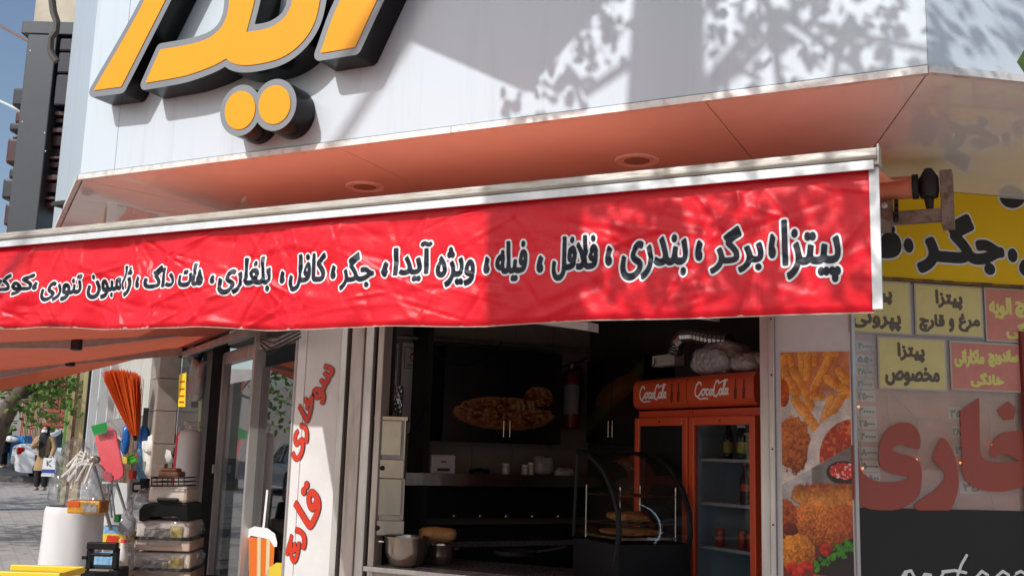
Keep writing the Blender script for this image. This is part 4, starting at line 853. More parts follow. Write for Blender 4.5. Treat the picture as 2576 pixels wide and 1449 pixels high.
# steel oven of stacked drawers by the window
OP = at(*I7(215, 1230), 7.2); fO = lambda x, y: hit(*I7(x, y), V(.5, -.85, 0), OP)
t = thing('steel_oven', V(OP[0]-.15, OP[1], .9), 'stacked stainless steel oven modules beside the window edge', 'oven')
od = nrm(V(.85, .5, 0)); on = nrm(V(.5, -.85, 0))
def obox(x0, x1, y0, y1, dp, name, m, off=0, **k):
    A, B = fO(x0, y1), fO(x1, y0); w = np.dot(B-A, od); h = B[2]-A[2]; return MB().box(A+od*w/2+UP*h/2-on*(dp/2-off), od*w/2, on*dp/2, UP*h/2).build(name, m, t, **k)
obox(30, 212, 590, 606, .42, 'lid', 'steel', .012, bevel=.003); obox(30, 204, 608, 1228, .40, 'body', 'steel_dull')
for y0, y1 in ((612, 795), (925, 1120)): obox(40, 180, y0, y1, .012, 'glass_door', 'steel', .012, bevel=.004)
for y0, y1 in ((822, 918), (1150, 1225)):
    obox(36, 192, y0, y1, .02, 'drawer', 'steel', .016, bevel=.004)
for x, y in ((75, 866), (48, 1188)): MB().lathe(fO(x, y)+on*.018, [(.016, 0), (.018, .006), (.015, .02), (0, .021)], 14, on).build('knob', 'black_plastic', t, smooth=True)
for x, y0, y1 in ((186, 610, 820), (180, 925, 1145)): obox(x, x+16, y0, y1, .02, 'door_rail', 'steel', .02)
# pots on the front counter
FC = thing('front_counter', V(-2.7, 6.6, 0), 'dark serving counter just inside the window', 'counter'); fz = .745
MB().prism([V(-4.02, WV+.125, 0), V(-1.4, WV+.125, 0), V(-1.4, WV+.3, 0), V(-1.9, WV+.75, 0), V(-4.02, WV+.75, 0)], (0, 0, fz-.03)).build('base', 'black_plastic', FC)
MB().prism([V(-4.03, WV+.115, fz-.03), V(-1.39, WV+.115, fz-.03), V(-1.39, WV+.31, fz-.03), V(-1.88, WV+.77, fz-.03), V(-4.03, WV+.77, fz-.03)], (0, 0, .03)).build('worktop', 'granite', FC)
def pot(x, y, r, h, label, lid=True):
    P = onz(*I7(x, y), fz); t = thing('steel_pot', P, label, 'pot', 'steel pots on the serving counter')
    MB().lathe(P, [(r*.62, 0), (r*.8, h*.1), (r*.97, h*.5), (r, h*.95), (r*1.06, h), (r*1.06, h*1.02), (r*.98, h*1.0), (r*.9, h*.5), (r*.6, h*.08), (0, h*.06)], 28).build('bowl', 'steel', t, smooth=True, angle=60)
    for s in (-1, 1):
        a = P+od*s*r*1.02+UP*h*.82; MB().tube([a+on*.05, a+od*s*.035+on*.035, a+od*s*.035-on*.035, a-on*.05], .006, 6).build('handle', 'steel', t)
    return t, P
pot(200, 1392, .155, .20, 'wide stainless steel pot on the serving counter, larger of the two'); pot(390, 1388, .085, .14, 'small stainless steel pot beside the wide one')
mat('bread', (.42, .22, .08), .6, var=.4, vscale=14, bump=.4, bscale=20)
P = onz(*I7(370, 1290), fz+.1); lump('bread_loaf', at(*I7(368, 1268), 7.35), od*.14, on*.08, UP*.055, 'bread', 'loaf of sliced bread in a bag behind the pots', 'bread', 12, .1)
mb = MB(); P = at(*I7(790, 1338), 7.1); mb.lathe(P, [(.13, 0), (.15, .01), (.155, .035), (.15, .035), (.13, .012), (0, .01)], 24); t = thing('frying_pan', P, 'dark frying pan with a long handle on the counter', 'pan'); mb.build('pan', 'black_plastic', t, smooth=True); MB().bar(P+od*.15+UP*.03, P+od*.36+UP*.07, .025, .015).build('handle', 'black_plastic', t)
# curved glass display case
P0 = at(*I7(1105, 1230), 6.9); fD = lambda x, y: hit(*I7(x, y), bI, P0)
t = thing('display_case', V(P0[0], P0[1], fz), 'curved glass heated display case on the counter with trays of food', 'display case')
prof = [fD(*p) for p in ((1105, 1230), (1118, 1000), (1128, 780), (1200, 805), (1265, 880), (1315, 985), (1345, 1100), (1350, 1230), (1335, 1330), (1322, 1400))]
T2 = hit(*I7(1492, 812), aL, prof[2]); wD = max(.5, min(1.1, np.dot(T2-prof[2], bI))); sh_ = bI*wD
for base in (V(0, 0, 0), sh_):
    MB().tube([p+base for p in prof[2:]], .019, 8).build('frame_arc', 'black_plastic', t); MB().tube([prof[0]+base, prof[2]+base], .013, 8).build('frame_post', 'black_plastic', t)
glassmat('case_glass', (.86, .88, .88), 0, 1.45, .02)
mb = MB(); n = len(prof)-2; mb.add([p for p in prof[2:]]+[p+sh_ for p in prof[2:]], [(i, i+1, n+i+1, n+i) for i in range(n-1)]); mb.build('curved_glass', 'case_glass', t, smooth=True)
MB().quad(*prof[:8]).build('side_glass', 'case_glass', t); MB().quad(*[p+sh_ for p in prof[:8]]).build('side_glass', 'case_glass', t)
for i in (2,): MB().tube([prof[i], prof[i]+sh_], .016, 8).build('top_rail', 'black_plastic', t)
bz = prof[7][2]; cB = (prof[0]+prof[7])/2+sh_/2; dpt = np.linalg.norm((prof[7]-prof[0])[:2])
MB().box(V(cB[0], cB[1], (fz+bz-.06)/2), aL*dpt/2, bI*wD/2, UP*max(.02, (bz-.06-fz)/2)).build('base', 'black_plastic', t)
rk = MB()
for zz in (fD(1200, 1160)[2], fD(1200, 1010)[2]):
    for i in range(9):
        A = V(prof[0][0], prof[0][1], zz)-aL*.06+bI*(.06+(wD-.12)*i/8); rk.tube([A, A-aL*(dpt-.14)], .003, 5)
    for q in (.06, dpt-.08):
        A = V(prof[0][0], prof[0][1], zz)-aL*q; rk.tube([A+bI*.05, A+bI*(wD-.05)], .004, 5)
for q in (.06, dpt-.08):
    for s in (.06, wD-.06):
        A = V(prof[0][0], prof[0][1], bz-.05)-aL*q+bI*s; rk.tube([A, V(A[0], A[1], fD(1200, 960)[2])], .005, 5)
rk.build('wire_rack', 'steel', t)
TP = V(cB[0], cB[1], bz-.03); ty = thing('food_tray', TP, 'steel tray of fried crumbs at the bottom of the display case', 'tray'); MB().box(TP, aL*(dpt*.4), bI*wD*.38, UP*.008).build('tray', 'steel', ty)
mat('fried', (.48, .22, .06), .7, var=.5, vscale=30, bump=.8, bscale=30)
lump('crumbs', TP+UP*.008, aL*dpt*.34, bI*wD*.33, UP*.02, 'fried', None, None, 21, .3, parent=ty)
lump('fried_chicken', V(cB[0], cB[1], fD(1200, 1160)[2]+.006), aL*.1, bI*.13, UP*.03, 'fried', 'browned fried piece on the wire rack of the display case', 'food', 22, .35)
# range hood edge, duct, boxes above the fridges
A, B = at(*I7(735, 68), 6.75), at(*I7(1183, 128), 6.75)
solo(MB().prism([at(*I7(735, 66), 6.8), at(*I7(1183, 80), 6.8), at(*I7(1183, 128), 6.8), at(*I7(1120, 116), 6.8)], V(.03, .12, 0)), 'hood_panel', 'white_plastic', 'pale angled hood panel hanging inside the window top', 'hood')
solo(MB().prism([at(*I7(1600, 30), 6.8), at(*I7(1846, 20), 6.8), at(*I7(1846, 67), 6.8), at(*I7(1700, 50), 6.8)], V(.03, .12, 0)), 'ceiling_lamp_panel', 'ink_white', 'short pale panel under the ceiling, over the fridges', 'panel')
dpp = [fA(1650, 255, .45), fA(1665, 190, .45), fA(1700, 155, .45), fA(1760, 150, .45), fA(1850, 170, .45), fA(1960, 180, .45)]; ds = []
for i in range(len(dpp)-1):
    for k in range(9): ds.append(dpp[i]+(dpp[i+1]-dpp[i])*k/9)
mat('duct_foil', (.5, .48, .46), .25, metal=.9)
solo(MB().tube(ds, [.05+.008*(i % 2) for i in range(len(ds))], 12), 'flexible_duct', 'duct_foil', 'ribbed foil exhaust duct bending under the ceiling', 'duct')
P = fA(1555, 325, .4); w = np.dot(fA(1675, 325, .4)-P, -aL); h = fA(1555, 265, .4)[2]-P[2]; t = thing('control_box', P, 'pale control box on the wall beside the duct', 'box'); MB().box(P-aL*w/2+UP*h/2, aL*w/2, bI*.05, UP*h/2).build('case', 'white_plastic', t, bevel=.006); MB().tube([P-aL*.05-bI*.06+UP*h*.7, P-aL*.07-bI*.07+UP*h*.3, P-aL*.04-bI*.07], .004, 6).build('hook', 'black_plastic', t)

# ================================================================ two drinks fridges
mat('coke_red', (.62, .09, .03), .3, var=.06, vscale=5, coat=.2); mat('fridge_inner', (.34, .40, .44), .5); mat('bottle_dark', (.012, .02, .010), .1, spec=.8); mat('label_gold', (.5, .38, .08), .4); mat('can_red', (.45, .06, .03), .3, metal=.3); mat('cola', (.02, .006, .004), .1); mat('bottle_shadow', (.16, .02, .012), .4)
fF = lambda x, y: hit(*I7(x, y), bI, K-bI*.72)
def P2(x, y):  # local coordinates on the fridge front: along -aL from the left edge, z
    q = fF(x, y)-FO; return np.dot(q, -aL), q[2]
FO = fF(1455, 800)*V(1, 1, 0)
xs = [P2(1455, 800)[0], P2(1748, 800)[0], P2(2118, 800)[0]]; zh1 = (P2(1600, 385)[1]+P2(1900, 360)[1])/2; zh0 = P2(1850, 535)[1]; zd1 = P2(1850, 548)[1]
fn_ = lambda off: (lambda x, z: FO-aL*x-bI*off+UP*z)
glassmat('fridge_glass', (.75, .78, .8), 0, 1.5, .02)
def cola_script(parent, x0, x1, z0, z1):
    L = [[(.17, .80), (.15, .92), (.09, .95), (.03, .80), (.0, .5), (.03, .22), (.09, .12), (.16, .25), (.20, .45)], [(.27, .55), (.22, .5), (.21, .3), (.25, .18), (.30, .28), (.31, .45), (.27, .55), (.34, .5)], [(.42, .5), (.38, .55), (.345, .4), (.36, .22), (.41, .2), (.45, .4)],
         [(.52, .5), (.47, .5), (.45, .3), (.48, .18), (.52, .3), (.53, .5), (.525, .25), (.55, .2)], [(.555, .5), (.59, .52)], [(.70, .82), (.68, .98), (.62, .95), (.58, .7), (.57, .4), (.60, .15), (.66, .1), (.71, .25), (.74, .45)], [(.78, .52), (.735, .45), (.735, .25), (.775, .17), (.81, .3), (.81, .48), (.78, .52)],
         [(.83, .2), (.86, .5), (.90, .95), (.88, 1.0), (.85, .8), (.84, .3), (.865, .18), (.89, .25)], [(.97, .48), (.92, .5), (.90, .3), (.93, .18), (.965, .3), (.98, .5), (.972, .25), (1.0, .2)], [(.09, .12), (.2, -.02), (.32, .02), (.42, .0)], [(.70, .82), (.80, .92), (.95, .98)]]
    f = Field((x0-.02, z0-.03), (x1+.02, z1+.03), .003); f.strokes([[(x0+(x1-x0)*(p[0]*.95+.05*p[1]), z0+(z1-z0)*p[1]) for p in l] for l in L], [.0065]*6+[.0065]*3+[.005, .005]); iso_mb(f.iso(0)[0], fn_(.056)).build('script', 'ink_white', parent)
FG = 'red drinks fridges along the side wall'
for k, lb in ((0, 'red drinks fridge with a dark door, farther from the window jamb'), (1, 'red drinks fridge with a lit looking pale interior, next to the window jamb')):
    x0, x1 = xs[k]+.004, xs[k+1]-.004; w = x1-x0; o = FO-aL*x0
    t = thing('drinks_fridge', o+aL*-w/2, lb, 'fridge', FG); bx = lambda name, m, a, b, z0, z1, d0, d1, p=t, **kw: MB().box(FO-aL*(a+b)/2+bI*(d0+d1)/2+UP*(z0+z1)/2, aL*(b-a)/2, bI*(d1-d0)/2, UP*(z1-z0)/2).build(name, m, p, **kw)
    bx('side', 'coke_red', x0, x0+.03, .05, zd1, 0, .6); bx('side', 'coke_red', x1-.03, x1, .05, zd1, 0, .6); bx('back', 'fridge_inner', x0+.031, x1-.031, .06, zd1-.04, .56, .59); bx('bottom', 'black_plastic', x0+.031, x1-.031, .05, .25, 0, .555); bx('top', 'coke_red', x0+.031, x1-.031, zd1-.05, zd1, 0, .6)
    hd = MB(); pr_ = [(.30, zh0), (-.02, zh0), (-.045, zh0+.02), (-.055, zh0+.06), (-.055, zh1-.05), (-.04, zh1-.015), (-.015, zh1), (.30, zh1)]
    hd.prism([FO-aL*x0+bI*d+UP*z for d, z in pr_], -aL*w); h_ = hd.build('header', 'coke_red', t, smooth=True, angle=50)
    cola_script(h_, x0+w*.12, x0+w*.66, zh0+.05, zh1-.045)
    for q in (.74, .86):
        f = Field((x0+w*(q-.06), zh0+.02), (x0+w*(q+.06), zh1-.02), .003); bxm = x0+w*q; f.strokes([[(bxm, zh0+.05), (bxm+.004, zh0+.10)], [(bxm+.003, zh0+.1), (bxm+.005, zh1-.05)]], [.014, .007]); iso_mb(f.iso(0)[0], fn_(.0565)).build('bottle_print', 'bottle_shadow', h_)  # bottles printed on the header in darker red
    d = bx('door_frame', 'coke_red', x0+.005, x0+.06, .26, zd1-.052, -.045, -.002, bevel=.006)
    for a, b, z0, z1 in ((x1-.06, x1-.005, .26, zd1-.052), (x0+.061, x1-.061, zd1-.11, zd1-.052), (x0+.061, x1-.061, .26, .33)): bx('door_frame', 'coke_red', a, b, z0, z1, -.045, -.002, bevel=.006)
    pn = bx('door_glass', 'fridge_glass' if k else 'black_plastic', x0+.061, x1-.061, .331, zd1-.111, -.03, -.02)
    MB().lathe(FO-aL*(x0+w*.5)-bI*.046+UP*(zd1-.08), [(.008, 0), (.008, .006)], 10, -bI).build('lock', 'steel', t)
    if k:
        bx('liner', 'fridge_inner', x0+.031, x0+.04, .26, zd1-.05, .01, .55)
        bx('liner', 'fridge_inner', x1-.04, x1-.031, .26, zd1-.05, .01, .55)
        zsh = [P2(1960, y)[1] for y in (818, 1062, 1308)]
        for z in zsh: bx('shelf', 'white_plastic', x0+.042, x1-.042, z-.02, z, .03, .5)
        mat('led', (.8, .85, .9), .5, emit=(.75, .88, 1), estr=6); [bx('led_strip', 'led', a_, a_+.006, .3, zd1-.12, .02, .03) for a_ in (x1-.0475,)]  # unseen light strip added to brighten the fridge interior
        def P3(x, y, dp): return float(np.dot(hit(*I7(x, y), bI, K-bI*(.72-dp))-FO, -aL))
        def bottle(x, z, lb, dp=.1):
            P = FO-aL*x+bI*dp+UP*z; b = thing('glass_bottle', P, lb, 'bottle', 'dark bottles in the fridge'); MB().lathe(P, [(.03, 0), (.033, .01), (.033, .14), (.028, .17), (.014, .205), (.013, .25), (.015, .252), (.015, .262), (0, .263)], 16).build('body', 'bottle_dark', b, smooth=True)
            MB().lathe(P, [(.034, .04), (.034, .11)], 16).build('paper_label', 'label_gold', b, smooth=True)
        bottle(P3(1940, 760, .12), zsh[0]+.001, 'dark bottle with gold label on the top fridge shelf, farther in', .12); bottle(P3(2012, 760, .08), zsh[0]+.001, 'dark bottle with gold label on the top fridge shelf, nearer the jamb', .08)
        P = FO-aL*P3(2030, 1000, .06)+bI*.06+UP*zsh[1]; b = thing('cola_bottle', P, 'brown cola bottle on the middle fridge shelf', 'bottle'); MB().lathe(P, [(.03, 0), (.034, .02), (.03, .07), (.034, .12), (.03, .16), (.014, .21), (.013, .25), (0, .251)], 16).build('body', 'cola', b, smooth=True); MB().lathe(P, [(.0345, .085), (.0345, .13)], 16).build('paper_label', 'can_red', b, smooth=True); MB().lathe(P+UP*.25, [(.016, 0), (.016, .018), (0, .019)], 12).build('cap', 'can_red', b)
        for x, lb in ((1905, 'orange can on the lowest visible fridge shelf, farther in'), (2025, 'orange can in the middle of the lowest visible fridge shelf'), (2075, 'orange can on the lowest visible fridge shelf, by the jamb')):
            P = FO-aL*P3(x-8, 1250, .07)+bI*.07+UP*(zsh[2]+.001); b = thing('drink_can', P, lb, 'can', 'cans in the fridge'); MB().lathe(P, [(.024, 0), (.033, .008), (.033, .105), (.027, .118)], 16).build('body', 'can_red', b, smooth=True, angle=50); MB().lathe(P, [(.027, .1185), (.027, .121), (0, .1205)], 16).build('lid', 'steel', b)
        bx('price_card', 'ink_white', *sorted((P2(1998, 630)[0], P2(2040, 630)[0])), P2(2000, 650)[1], P2(2000, 612)[1], -.019, -.0185)
mat('pack_film', (.33, .32, .32), .22, spec=.7)
def crumple(m, s=1., sc=14):
    mm = MATS[m]; N = mm.node_tree.nodes; nz = N.new('ShaderNodeTexVoronoi'); nz.feature = 'DISTANCE_TO_EDGE'; nz.inputs['Scale'].default_value = sc; bm = N.new('ShaderNodeBump'); bm.inputs['Strength'].default_value = s; bm.inputs['Distance'].default_value = .03
    tc = N.new('ShaderNodeTexCoord'); mm.node_tree.links.new(tc.outputs['Object'], nz.inputs['Vector']); mm.node_tree.links.new(nz.outputs[0], bm.inputs['Height'])
    for q in N:
        if 'Normal' in q.inputs and q.type in ('BSDF_GLOSSY', 'BSDF_DIFFUSE', 'BSDF_PRINCIPLED'): mm.node_tree.links.new(bm.outputs[0], q.inputs['Normal'])
crumple('pack_film', .8, 16)
# foam boxes in film on top of the fridges
fbx = fF(1725, 355)-FO; z = zh1+.002
for i, (a, b) in enumerate(((1725, 1935), (1938, 2100))):
    xa, xb = P2(a, 350)[0], P2(b, 350)[0]; h = P2(a+50, 215+i*30)[1]-z; cen = FO-aL*(xa+xb)/2+bI*.12+UP*z
    t = thing('foam_box_pack', cen, ('film wrapped pack of white foam boxes on the fridge header, farther from the jamb', 'film wrapped pack of white foam boxes on the fridge header, by the window jamb')[i], 'boxes', 'foam box packs on the fridges')
    for j in range(3): MB().box(cen+UP*h*(j+.5)/3, aL*(xb-xa)*.33, bI*.085, UP*h*.12).build('foam_box', 'white_plastic', t, bevel=.012)
    lump('film', cen-UP*.002, aL*(xb-xa)*.5, bI*.16, UP*h*.56, 'pack_film', None, None, 31+i, .10, parent=t, nn=36)
mat('bark', (.16, .12, .09), .85, col2=(.07, .05, .04), vscale=9, bump=.6, bscale=14, stretch=(1, 1, .3)); mat('leaf', (.07, .13, .025), .5, var=.45, vscale=3, transl=.35)
def leaf_mesh(mb, p, d, n, L, wdt):
    d = nrm(d); s = np.cross(d, n); s = nrm(s); n2 = np.cross(s, d); p = np.asarray(p)
    mb.add([p, p+d*L*.3+s*wdt*.5-n2*L*.05, p+d*L*.7+s*wdt*.38-n2*L*.06, p+d*L, p+d*L*.7-s*wdt*.38-n2*L*.06, p+d*L*.3-s*wdt*.5-n2*L*.05, p+d*L*.5], [(0, 1, 6), (1, 2, 6), (2, 3, 6), (3, 4, 6), (4, 5, 6), (5, 0, 6)])
# ================================================================ side wall: glazed doors of our shop, then the neighbour
Hl = lambda x, y, k=0.: hit(x, y, nL, Lw+nL*k)
tl = lambda x, y=1050, k=0.: float(np.dot(Hl(x, y, k)-Lw, aL))
LF = (Lw, aL, nL, UP)
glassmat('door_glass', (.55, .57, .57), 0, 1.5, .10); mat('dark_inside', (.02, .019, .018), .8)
sd = thing('glazed_doors', Lw+aL*1.2, 'pale aluminium glazed doors beside the white pillar, reflecting the street', 'door')
def dep_at(px0, px1, y=1050):
    T0 = tl(px1, y); Q = hit(px0, y, aL, Lw+aL*T0); return T0, float(np.dot(Q-Lw, nL))
def lbox(name, m, par, t0, t1, k0, k1, z0, z1, **kw): return frame_box(MB(), LF, t0, t1, k0, k1, z0, z1).build(name, m, par, **kw)
tA = tl(650); tB = tl(565)
lbox('door_glass', 'door_glass', sd, .03, tA-.005, -.01, -.004, .1, 2.2); lbox('door_glass', 'door_glass', sd, tA+.07, tB-.005, -.012, -.006, .1, 2.12)
zr = Hl(600, 893)[2]
for t0, t1, k, m in ((tA, tA+.05, .07, 'alu'), (tA+.052, tA+.09, .05, 'alu_old'), (tA+.15, tA+.19, .035, 'alu'), (tB, tB+.05, .05, 'alu'), (0.005, .03, .02, 'alu')): lbox('stile', m, sd, t0, t1, -.03, k, 0, zr+.03 if t0 > tA+.1 else 2.5, bevel=.004)
lbox('top_rail', 'alu', sd, tA+.1, tB, -.03, .045, zr-.07, zr+.03, bevel=.004); lbox('head_rail', 'alu_old', sd, .0, tB+.05, -.03, .04, 2.35, 2.42); lbox('bottom_rail', 'alu', sd, .03, tB, -.03, .03, 0, .1)
lbox('handle', 'white_plastic', sd, tB-.02, tB+.03, .05, .075, 1.28, 1.36)
lbox('side_wall', 'render_wall', bld, .0, 2.7, -.2, .0, 2.5, SZ)
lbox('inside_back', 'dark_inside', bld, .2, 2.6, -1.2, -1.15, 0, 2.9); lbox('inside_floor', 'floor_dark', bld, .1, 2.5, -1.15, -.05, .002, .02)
# striped paper cup decal on the door glass
mat('cup_orange', (.75, .17, .02), .45); mat('cup_cream', (.7, .6, .35), .45); mat('decal_yellow', (.75, .55, .05), .45)
cp = thing('cup_decal', Hl(660, 1440, .004), 'cup sticker with orange stripes and a straw on the door glass', 'sticker')
dpl = lambda k: (lambda x, y: Hl(*M1(x, y), k))
ck = [.0, .003, .004]
k0 = .012
def dq(pts, m, nm, k): MB().quad(*[Hl(*M1(*p), k) for p in pts]).build(nm, m, cp)
dq([(328, 1235), (470, 1255), (455, 1500), (330, 1500)], 'cup_orange', 'cup', k0); dq([(375, 1240), (395, 1242), (392, 1500), (372, 1500)], 'cup_cream', 'stripe', k0+.002); dq([(425, 1248), (445, 1250), (436, 1500), (418, 1500)], 'cup_cream', 'stripe', k0+.002)
dq([(316, 1225), (325, 1195), (360, 1180), (430, 1190), (470, 1220), (482, 1265), (480, 1290), (465, 1290), (440, 1250), (340, 1230), (322, 1250)], 'ink_white', 'lid', k0+.003); dq([(402, 1190), (414, 1190), (434, 985), (424, 982)], 'ink_white', 'straw', k0+.004)
dq([(420, 1445), (440, 1400), (480, 1375), (515, 1378), (500, 1500), (420, 1500)], 'decal_yellow', 'yellow_print', k0+.002)
# neighbour's shop front: posts, tiled pier, shutter, boards
nb = thing('neighbour_shop', Lw+aL*6, 'run of small neighbouring shop fronts with tiled pier, white shutter and wooden boards', 'building')
mat('post_black', (.02, .02, .021), .4, var=.3, vscale=6); mat('post_green', (.40, .48, .30), .5, col2=(.25, .14, .07), vscale=9, vramp=(.55, .7)); mat('pier_tile', (.38, .31, .26), .35, var=.2, vscale=5); mat('wood_yellow', (.68, .55, .28), .6, var=.2, vscale=3, stretch=(4, 4, .3)); mat('wood_green', (.20, .42, .10), .5, var=.3, vscale=3); mat('shutter_white', (.66, .65, .60), .5, var=.15, vscale=4); mat('frame_pale', (.66, .67, .66), .5, var=.1, vscale=4); mat('rust_brown', (.24, .12, .06), .7, var=.4, vscale=6)
def npost(px0, px1, m, name='post', z0=0, z1=4.2, tw=None, y=1050):
    T0, k = dep_at(px0, px1, y); tw = tw or .12; return lbox(name, m, nb, T0, T0+tw, -.02, k, z0, z1), T0, k
npost(523, 561, 'post_black', tw=.25, z1=2.9); npost(505, 521, 'post_green', z1=2.9)
o, T0, kp = npost(392, 441, 'grout', 'pier_core', tw=.5, z1=3.2)
for j in range(8): frame_box(MB(), LF, T0-.012, T0-.001, -.01, kp+.004, .02+j*.38, .02+j*.38+.372).build('pier_tile', 'pier_tile', nb, bevel=.003)
for j in range(8): frame_box(MB(), LF, T0, T0+.49, kp+.001, kp+.010, .02+j*.38, .02+j*.38+.372).build('pier_tile', 'pier_tile', nb, bevel=.003)
npost(379, 394, 'post_black', tw=.2, z1=3.4)
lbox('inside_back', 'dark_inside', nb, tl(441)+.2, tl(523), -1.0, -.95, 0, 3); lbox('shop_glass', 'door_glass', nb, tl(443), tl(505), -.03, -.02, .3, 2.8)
lbox('head_wall', 'render_wall', nb, 2.7, 12, -.2, .02, 3.0, 4.0)
# white corrugated shutter
t0, t1 = tl(388), tl(300); mb = MB(); n = 46
for i in range(n):
    a = t0+(t1-t0)*i/n; frame_box(mb, LF, a, a+(t1-t0)/n*.62, .05, .09, 1.9, 4.2)
lbox('shutter_sheet', 'shutter_white', nb, t0, t1, .0, .052, 1.9, 4.2); mb.build('shutter_ribs', 'shutter_white', nb, kind='stuff')
lbox('opening', 'rust_brown', nb, tl(305), tl(278), -.3, -.25, 0, 4.0); npost(268, 281, 'frame_pale', 'frame', z1=5); npost(243, 262, 'frame_pale', 'frame', z1=6); npost(222, 241, 'frame_pale', 'frame', z1=6)
npost(214, 221, 'post_black', z1=6)
for a, b, m in ((203, 213, 'wood_yellow'), (192, 202, 'wood_yellow'), (183, 191, 'rust_brown'), (172, 186, 'wood_yellow')): npost(a, b, m, 'board', z1=6, tw=.05)
npost(164, 171, 'wood_green', 'board', z1=6)
# yellow notice on neighbour's glass, hanging goods
P = [Hl(448, 1023, .05), Hl(466, 1023, .05), Hl(469, 937, .05), Hl(451, 943, .05)]
yn = thing('yellow_notice', P[0], 'yellow paper notice with red lines on the neighbouring shop glass', 'notice'); mat('paper_yellow', (.85, .6, .02), .5)
MB().prism(P, nL*.002).build('sheet', 'paper_yellow', yn); u_, w_ = P[1]-P[0], P[3]-P[0]
for k in (.12, .3, .52, .75): MB().quad(P[0]+u_*.15+w_*k+nL*.004, P[0]+u_*.85+w_*k+nL*.004, P[0]+u_*.85+w_*(k+.05)+nL*.004, P[0]+u_*.15+w_*(k+.05)+nL*.004).build('text_line', 'ink_red', yn)
lump('hanging_bag', Hl(492, 1010, .15), aL*.3, nL*.06, UP*.22, 'plastic_dim', 'wrapped goods hanging in the neighbouring shop window', 'bag', 41, .2)
lump('blue_bag', Hl(489, 918, .15), aL*.25, nL*.06, UP*.2, mat('plastic_navy', (.04, .05, .14), .3, bump=.8, bscale=14), 'dark blue bag hanging in the neighbouring shop window', 'bag', 42, .2)

# ================================================================ goods set out on the pavement
G6 = lambda x, y: (171.7+.3777*x, 901.6+.3777*y)
def g(x, y, dep): return at(*G6(x, y), dep)
RX, UZ = nrm(CR*V(1, 1, 0)), UP; FWD = nrm(CF*V(1, 1, 0))
def fbox(name, m, par, x0, x1, y0, y1, dep, th, **kw):
    A, B = g(x0, y1, dep), g(x1, y0, dep); w = np.dot(B-A, RX); h = B[2]-A[2]; return MB().box(A+RX*w/2+UP*h/2+FWD*th/2, RX*w/2, FWD*th/2, UP*h/2).build(name, m, par, **kw)
def solobox(name, m, label, cat, x0, x1, y0, y1, dep, th, grp=None, **kw):
    A, B = g(x0, y1, dep), g(x1, y0, dep); w = np.dot(B-A, RX); h = B[2]-A[2]; return solo(MB().box(A+RX*w/2+UP*h/2+FWD*th/2, RX*w/2, FWD*th/2, UP*h/2), name, m, label, cat, grp, **kw)
crumple('clear_film', 1., 11); glassmat('thin_film', (.97, .97, .97), .04, 1.4, .01, film=.03, filmcol=(.9, .9, .92))
mat('box_beige', (.55, .42, .34), .45, var=.15, vscale=5); mat('box_cream', (.62, .55, .48), .4, var=.12, vscale=5); mat('brown_metal', (.32, .17, .10), .4, metal=.3, var=.3, vscale=9); mat('sheet_white', (.80, .80, .80), .28, var=.06, vscale=4, transl=.15, bump=.5, bscale=7, stretch=(1, 1, .35)); mat('green_plastic', (.02, .28, .06), .35); mat('pink_pad', (.78, .07, .10), .7, bump=.4, bscale=60); mat('broom_orange', (.92, .17, .03), .5, var=.2, vscale=20, transl=.4); mat('blue_wrap', (.02, .16, .55), .25, var=.4, vscale=9, bump=.6, bscale=18); mat('blue_pale', (.25, .50, .75), .6, bump=.8, bscale=40, var=.3, vscale=30); mat('cloth_white', (.72, .70, .66), .8, bump=.8, bscale=25, var=.1, vscale=10); mat('pole_grey', (.26, .29, .33), .35, metal=.4); mat('lime', (.10, .55, .04), .4); mat('yellow_card', (.8, .58, .06), .5, var=.1); mat('orange_card', (.75, .32, .02), .4, var=.3, vscale=12, col2=(.1, .07, .03)); mat('gold_print', (.65, .5, .12), .3, metal=.4, var=.6, vscale=25); mat('grey_print', (.35, .33, .3), .35, var=.7, vscale=30)
# supports under the visible goods (tables of the display)
def pedestal(P, r): return P
DB = 8.3
for (x0, x1, y0, y1, lb, grp) in ((432, 818, 1075, 1275, 'film wrapped storage box with gold print, upper of the two in the stack', 'film wrapped storage boxes'), (420, 822, 1290, 1475, 'film wrapped storage box with gold print, lower of the two in the stack', 'film wrapped storage boxes')):
    A, B = g(x0, y1, DB), g(x1, y0, DB); w = np.dot(B-A, RX); h = B[2]-A[2]; t = thing('storage_box', A+RX*w/2, lb, 'storage box', grp)
    fbox('body', 'box_beige', t, x0+8, x1-8, y0+(y1-y0)*.62, y1, DB+.02, .4, bevel=.012); fbox('upper_tray', 'box_cream', t, x0+14, x1-12, y0+8, y0+(y1-y0)*.58, DB+.03, .38, bevel=.02)
    fbox('print_panel', 'grey_print', t, x0+70, x0+240, y0+(y1-y0)*.3, y0+(y1-y0)*.6, DB+.018, .01); fbox('print_panel', 'gold_print', t, x0+242, x1-60, y0+(y1-y0)*.22, y0+(y1-y0)*.6, DB+.018, .01); fbox('seam', 'black_plastic', t, x0+6, x1-6, y0+(y1-y0)*.60, y0+(y1-y0)*.64, DB+.012, .4)
    c = g((x0+x1)/2-10, y1, DB)+FWD*.2; lump('film_wrap', c-UP*.005, RX*w*.54, FWD*.24, UP*h*.54, 'clear_film', None, None, 51+int(y0) % 7, .10, parent=t, nn=24)
sp = MB(); c = g(620, 1475, DB)+FWD*.2
tb = thing('display_table', V(c[0], c[1], gz(c)), 'low black plastic crate table under the stacked storage boxes', 'table')
MB().box(V(c[0], c[1], c[2]-.02), RX*.34, FWD*.26, UP*.018).build('top', 'black_plastic', tb)
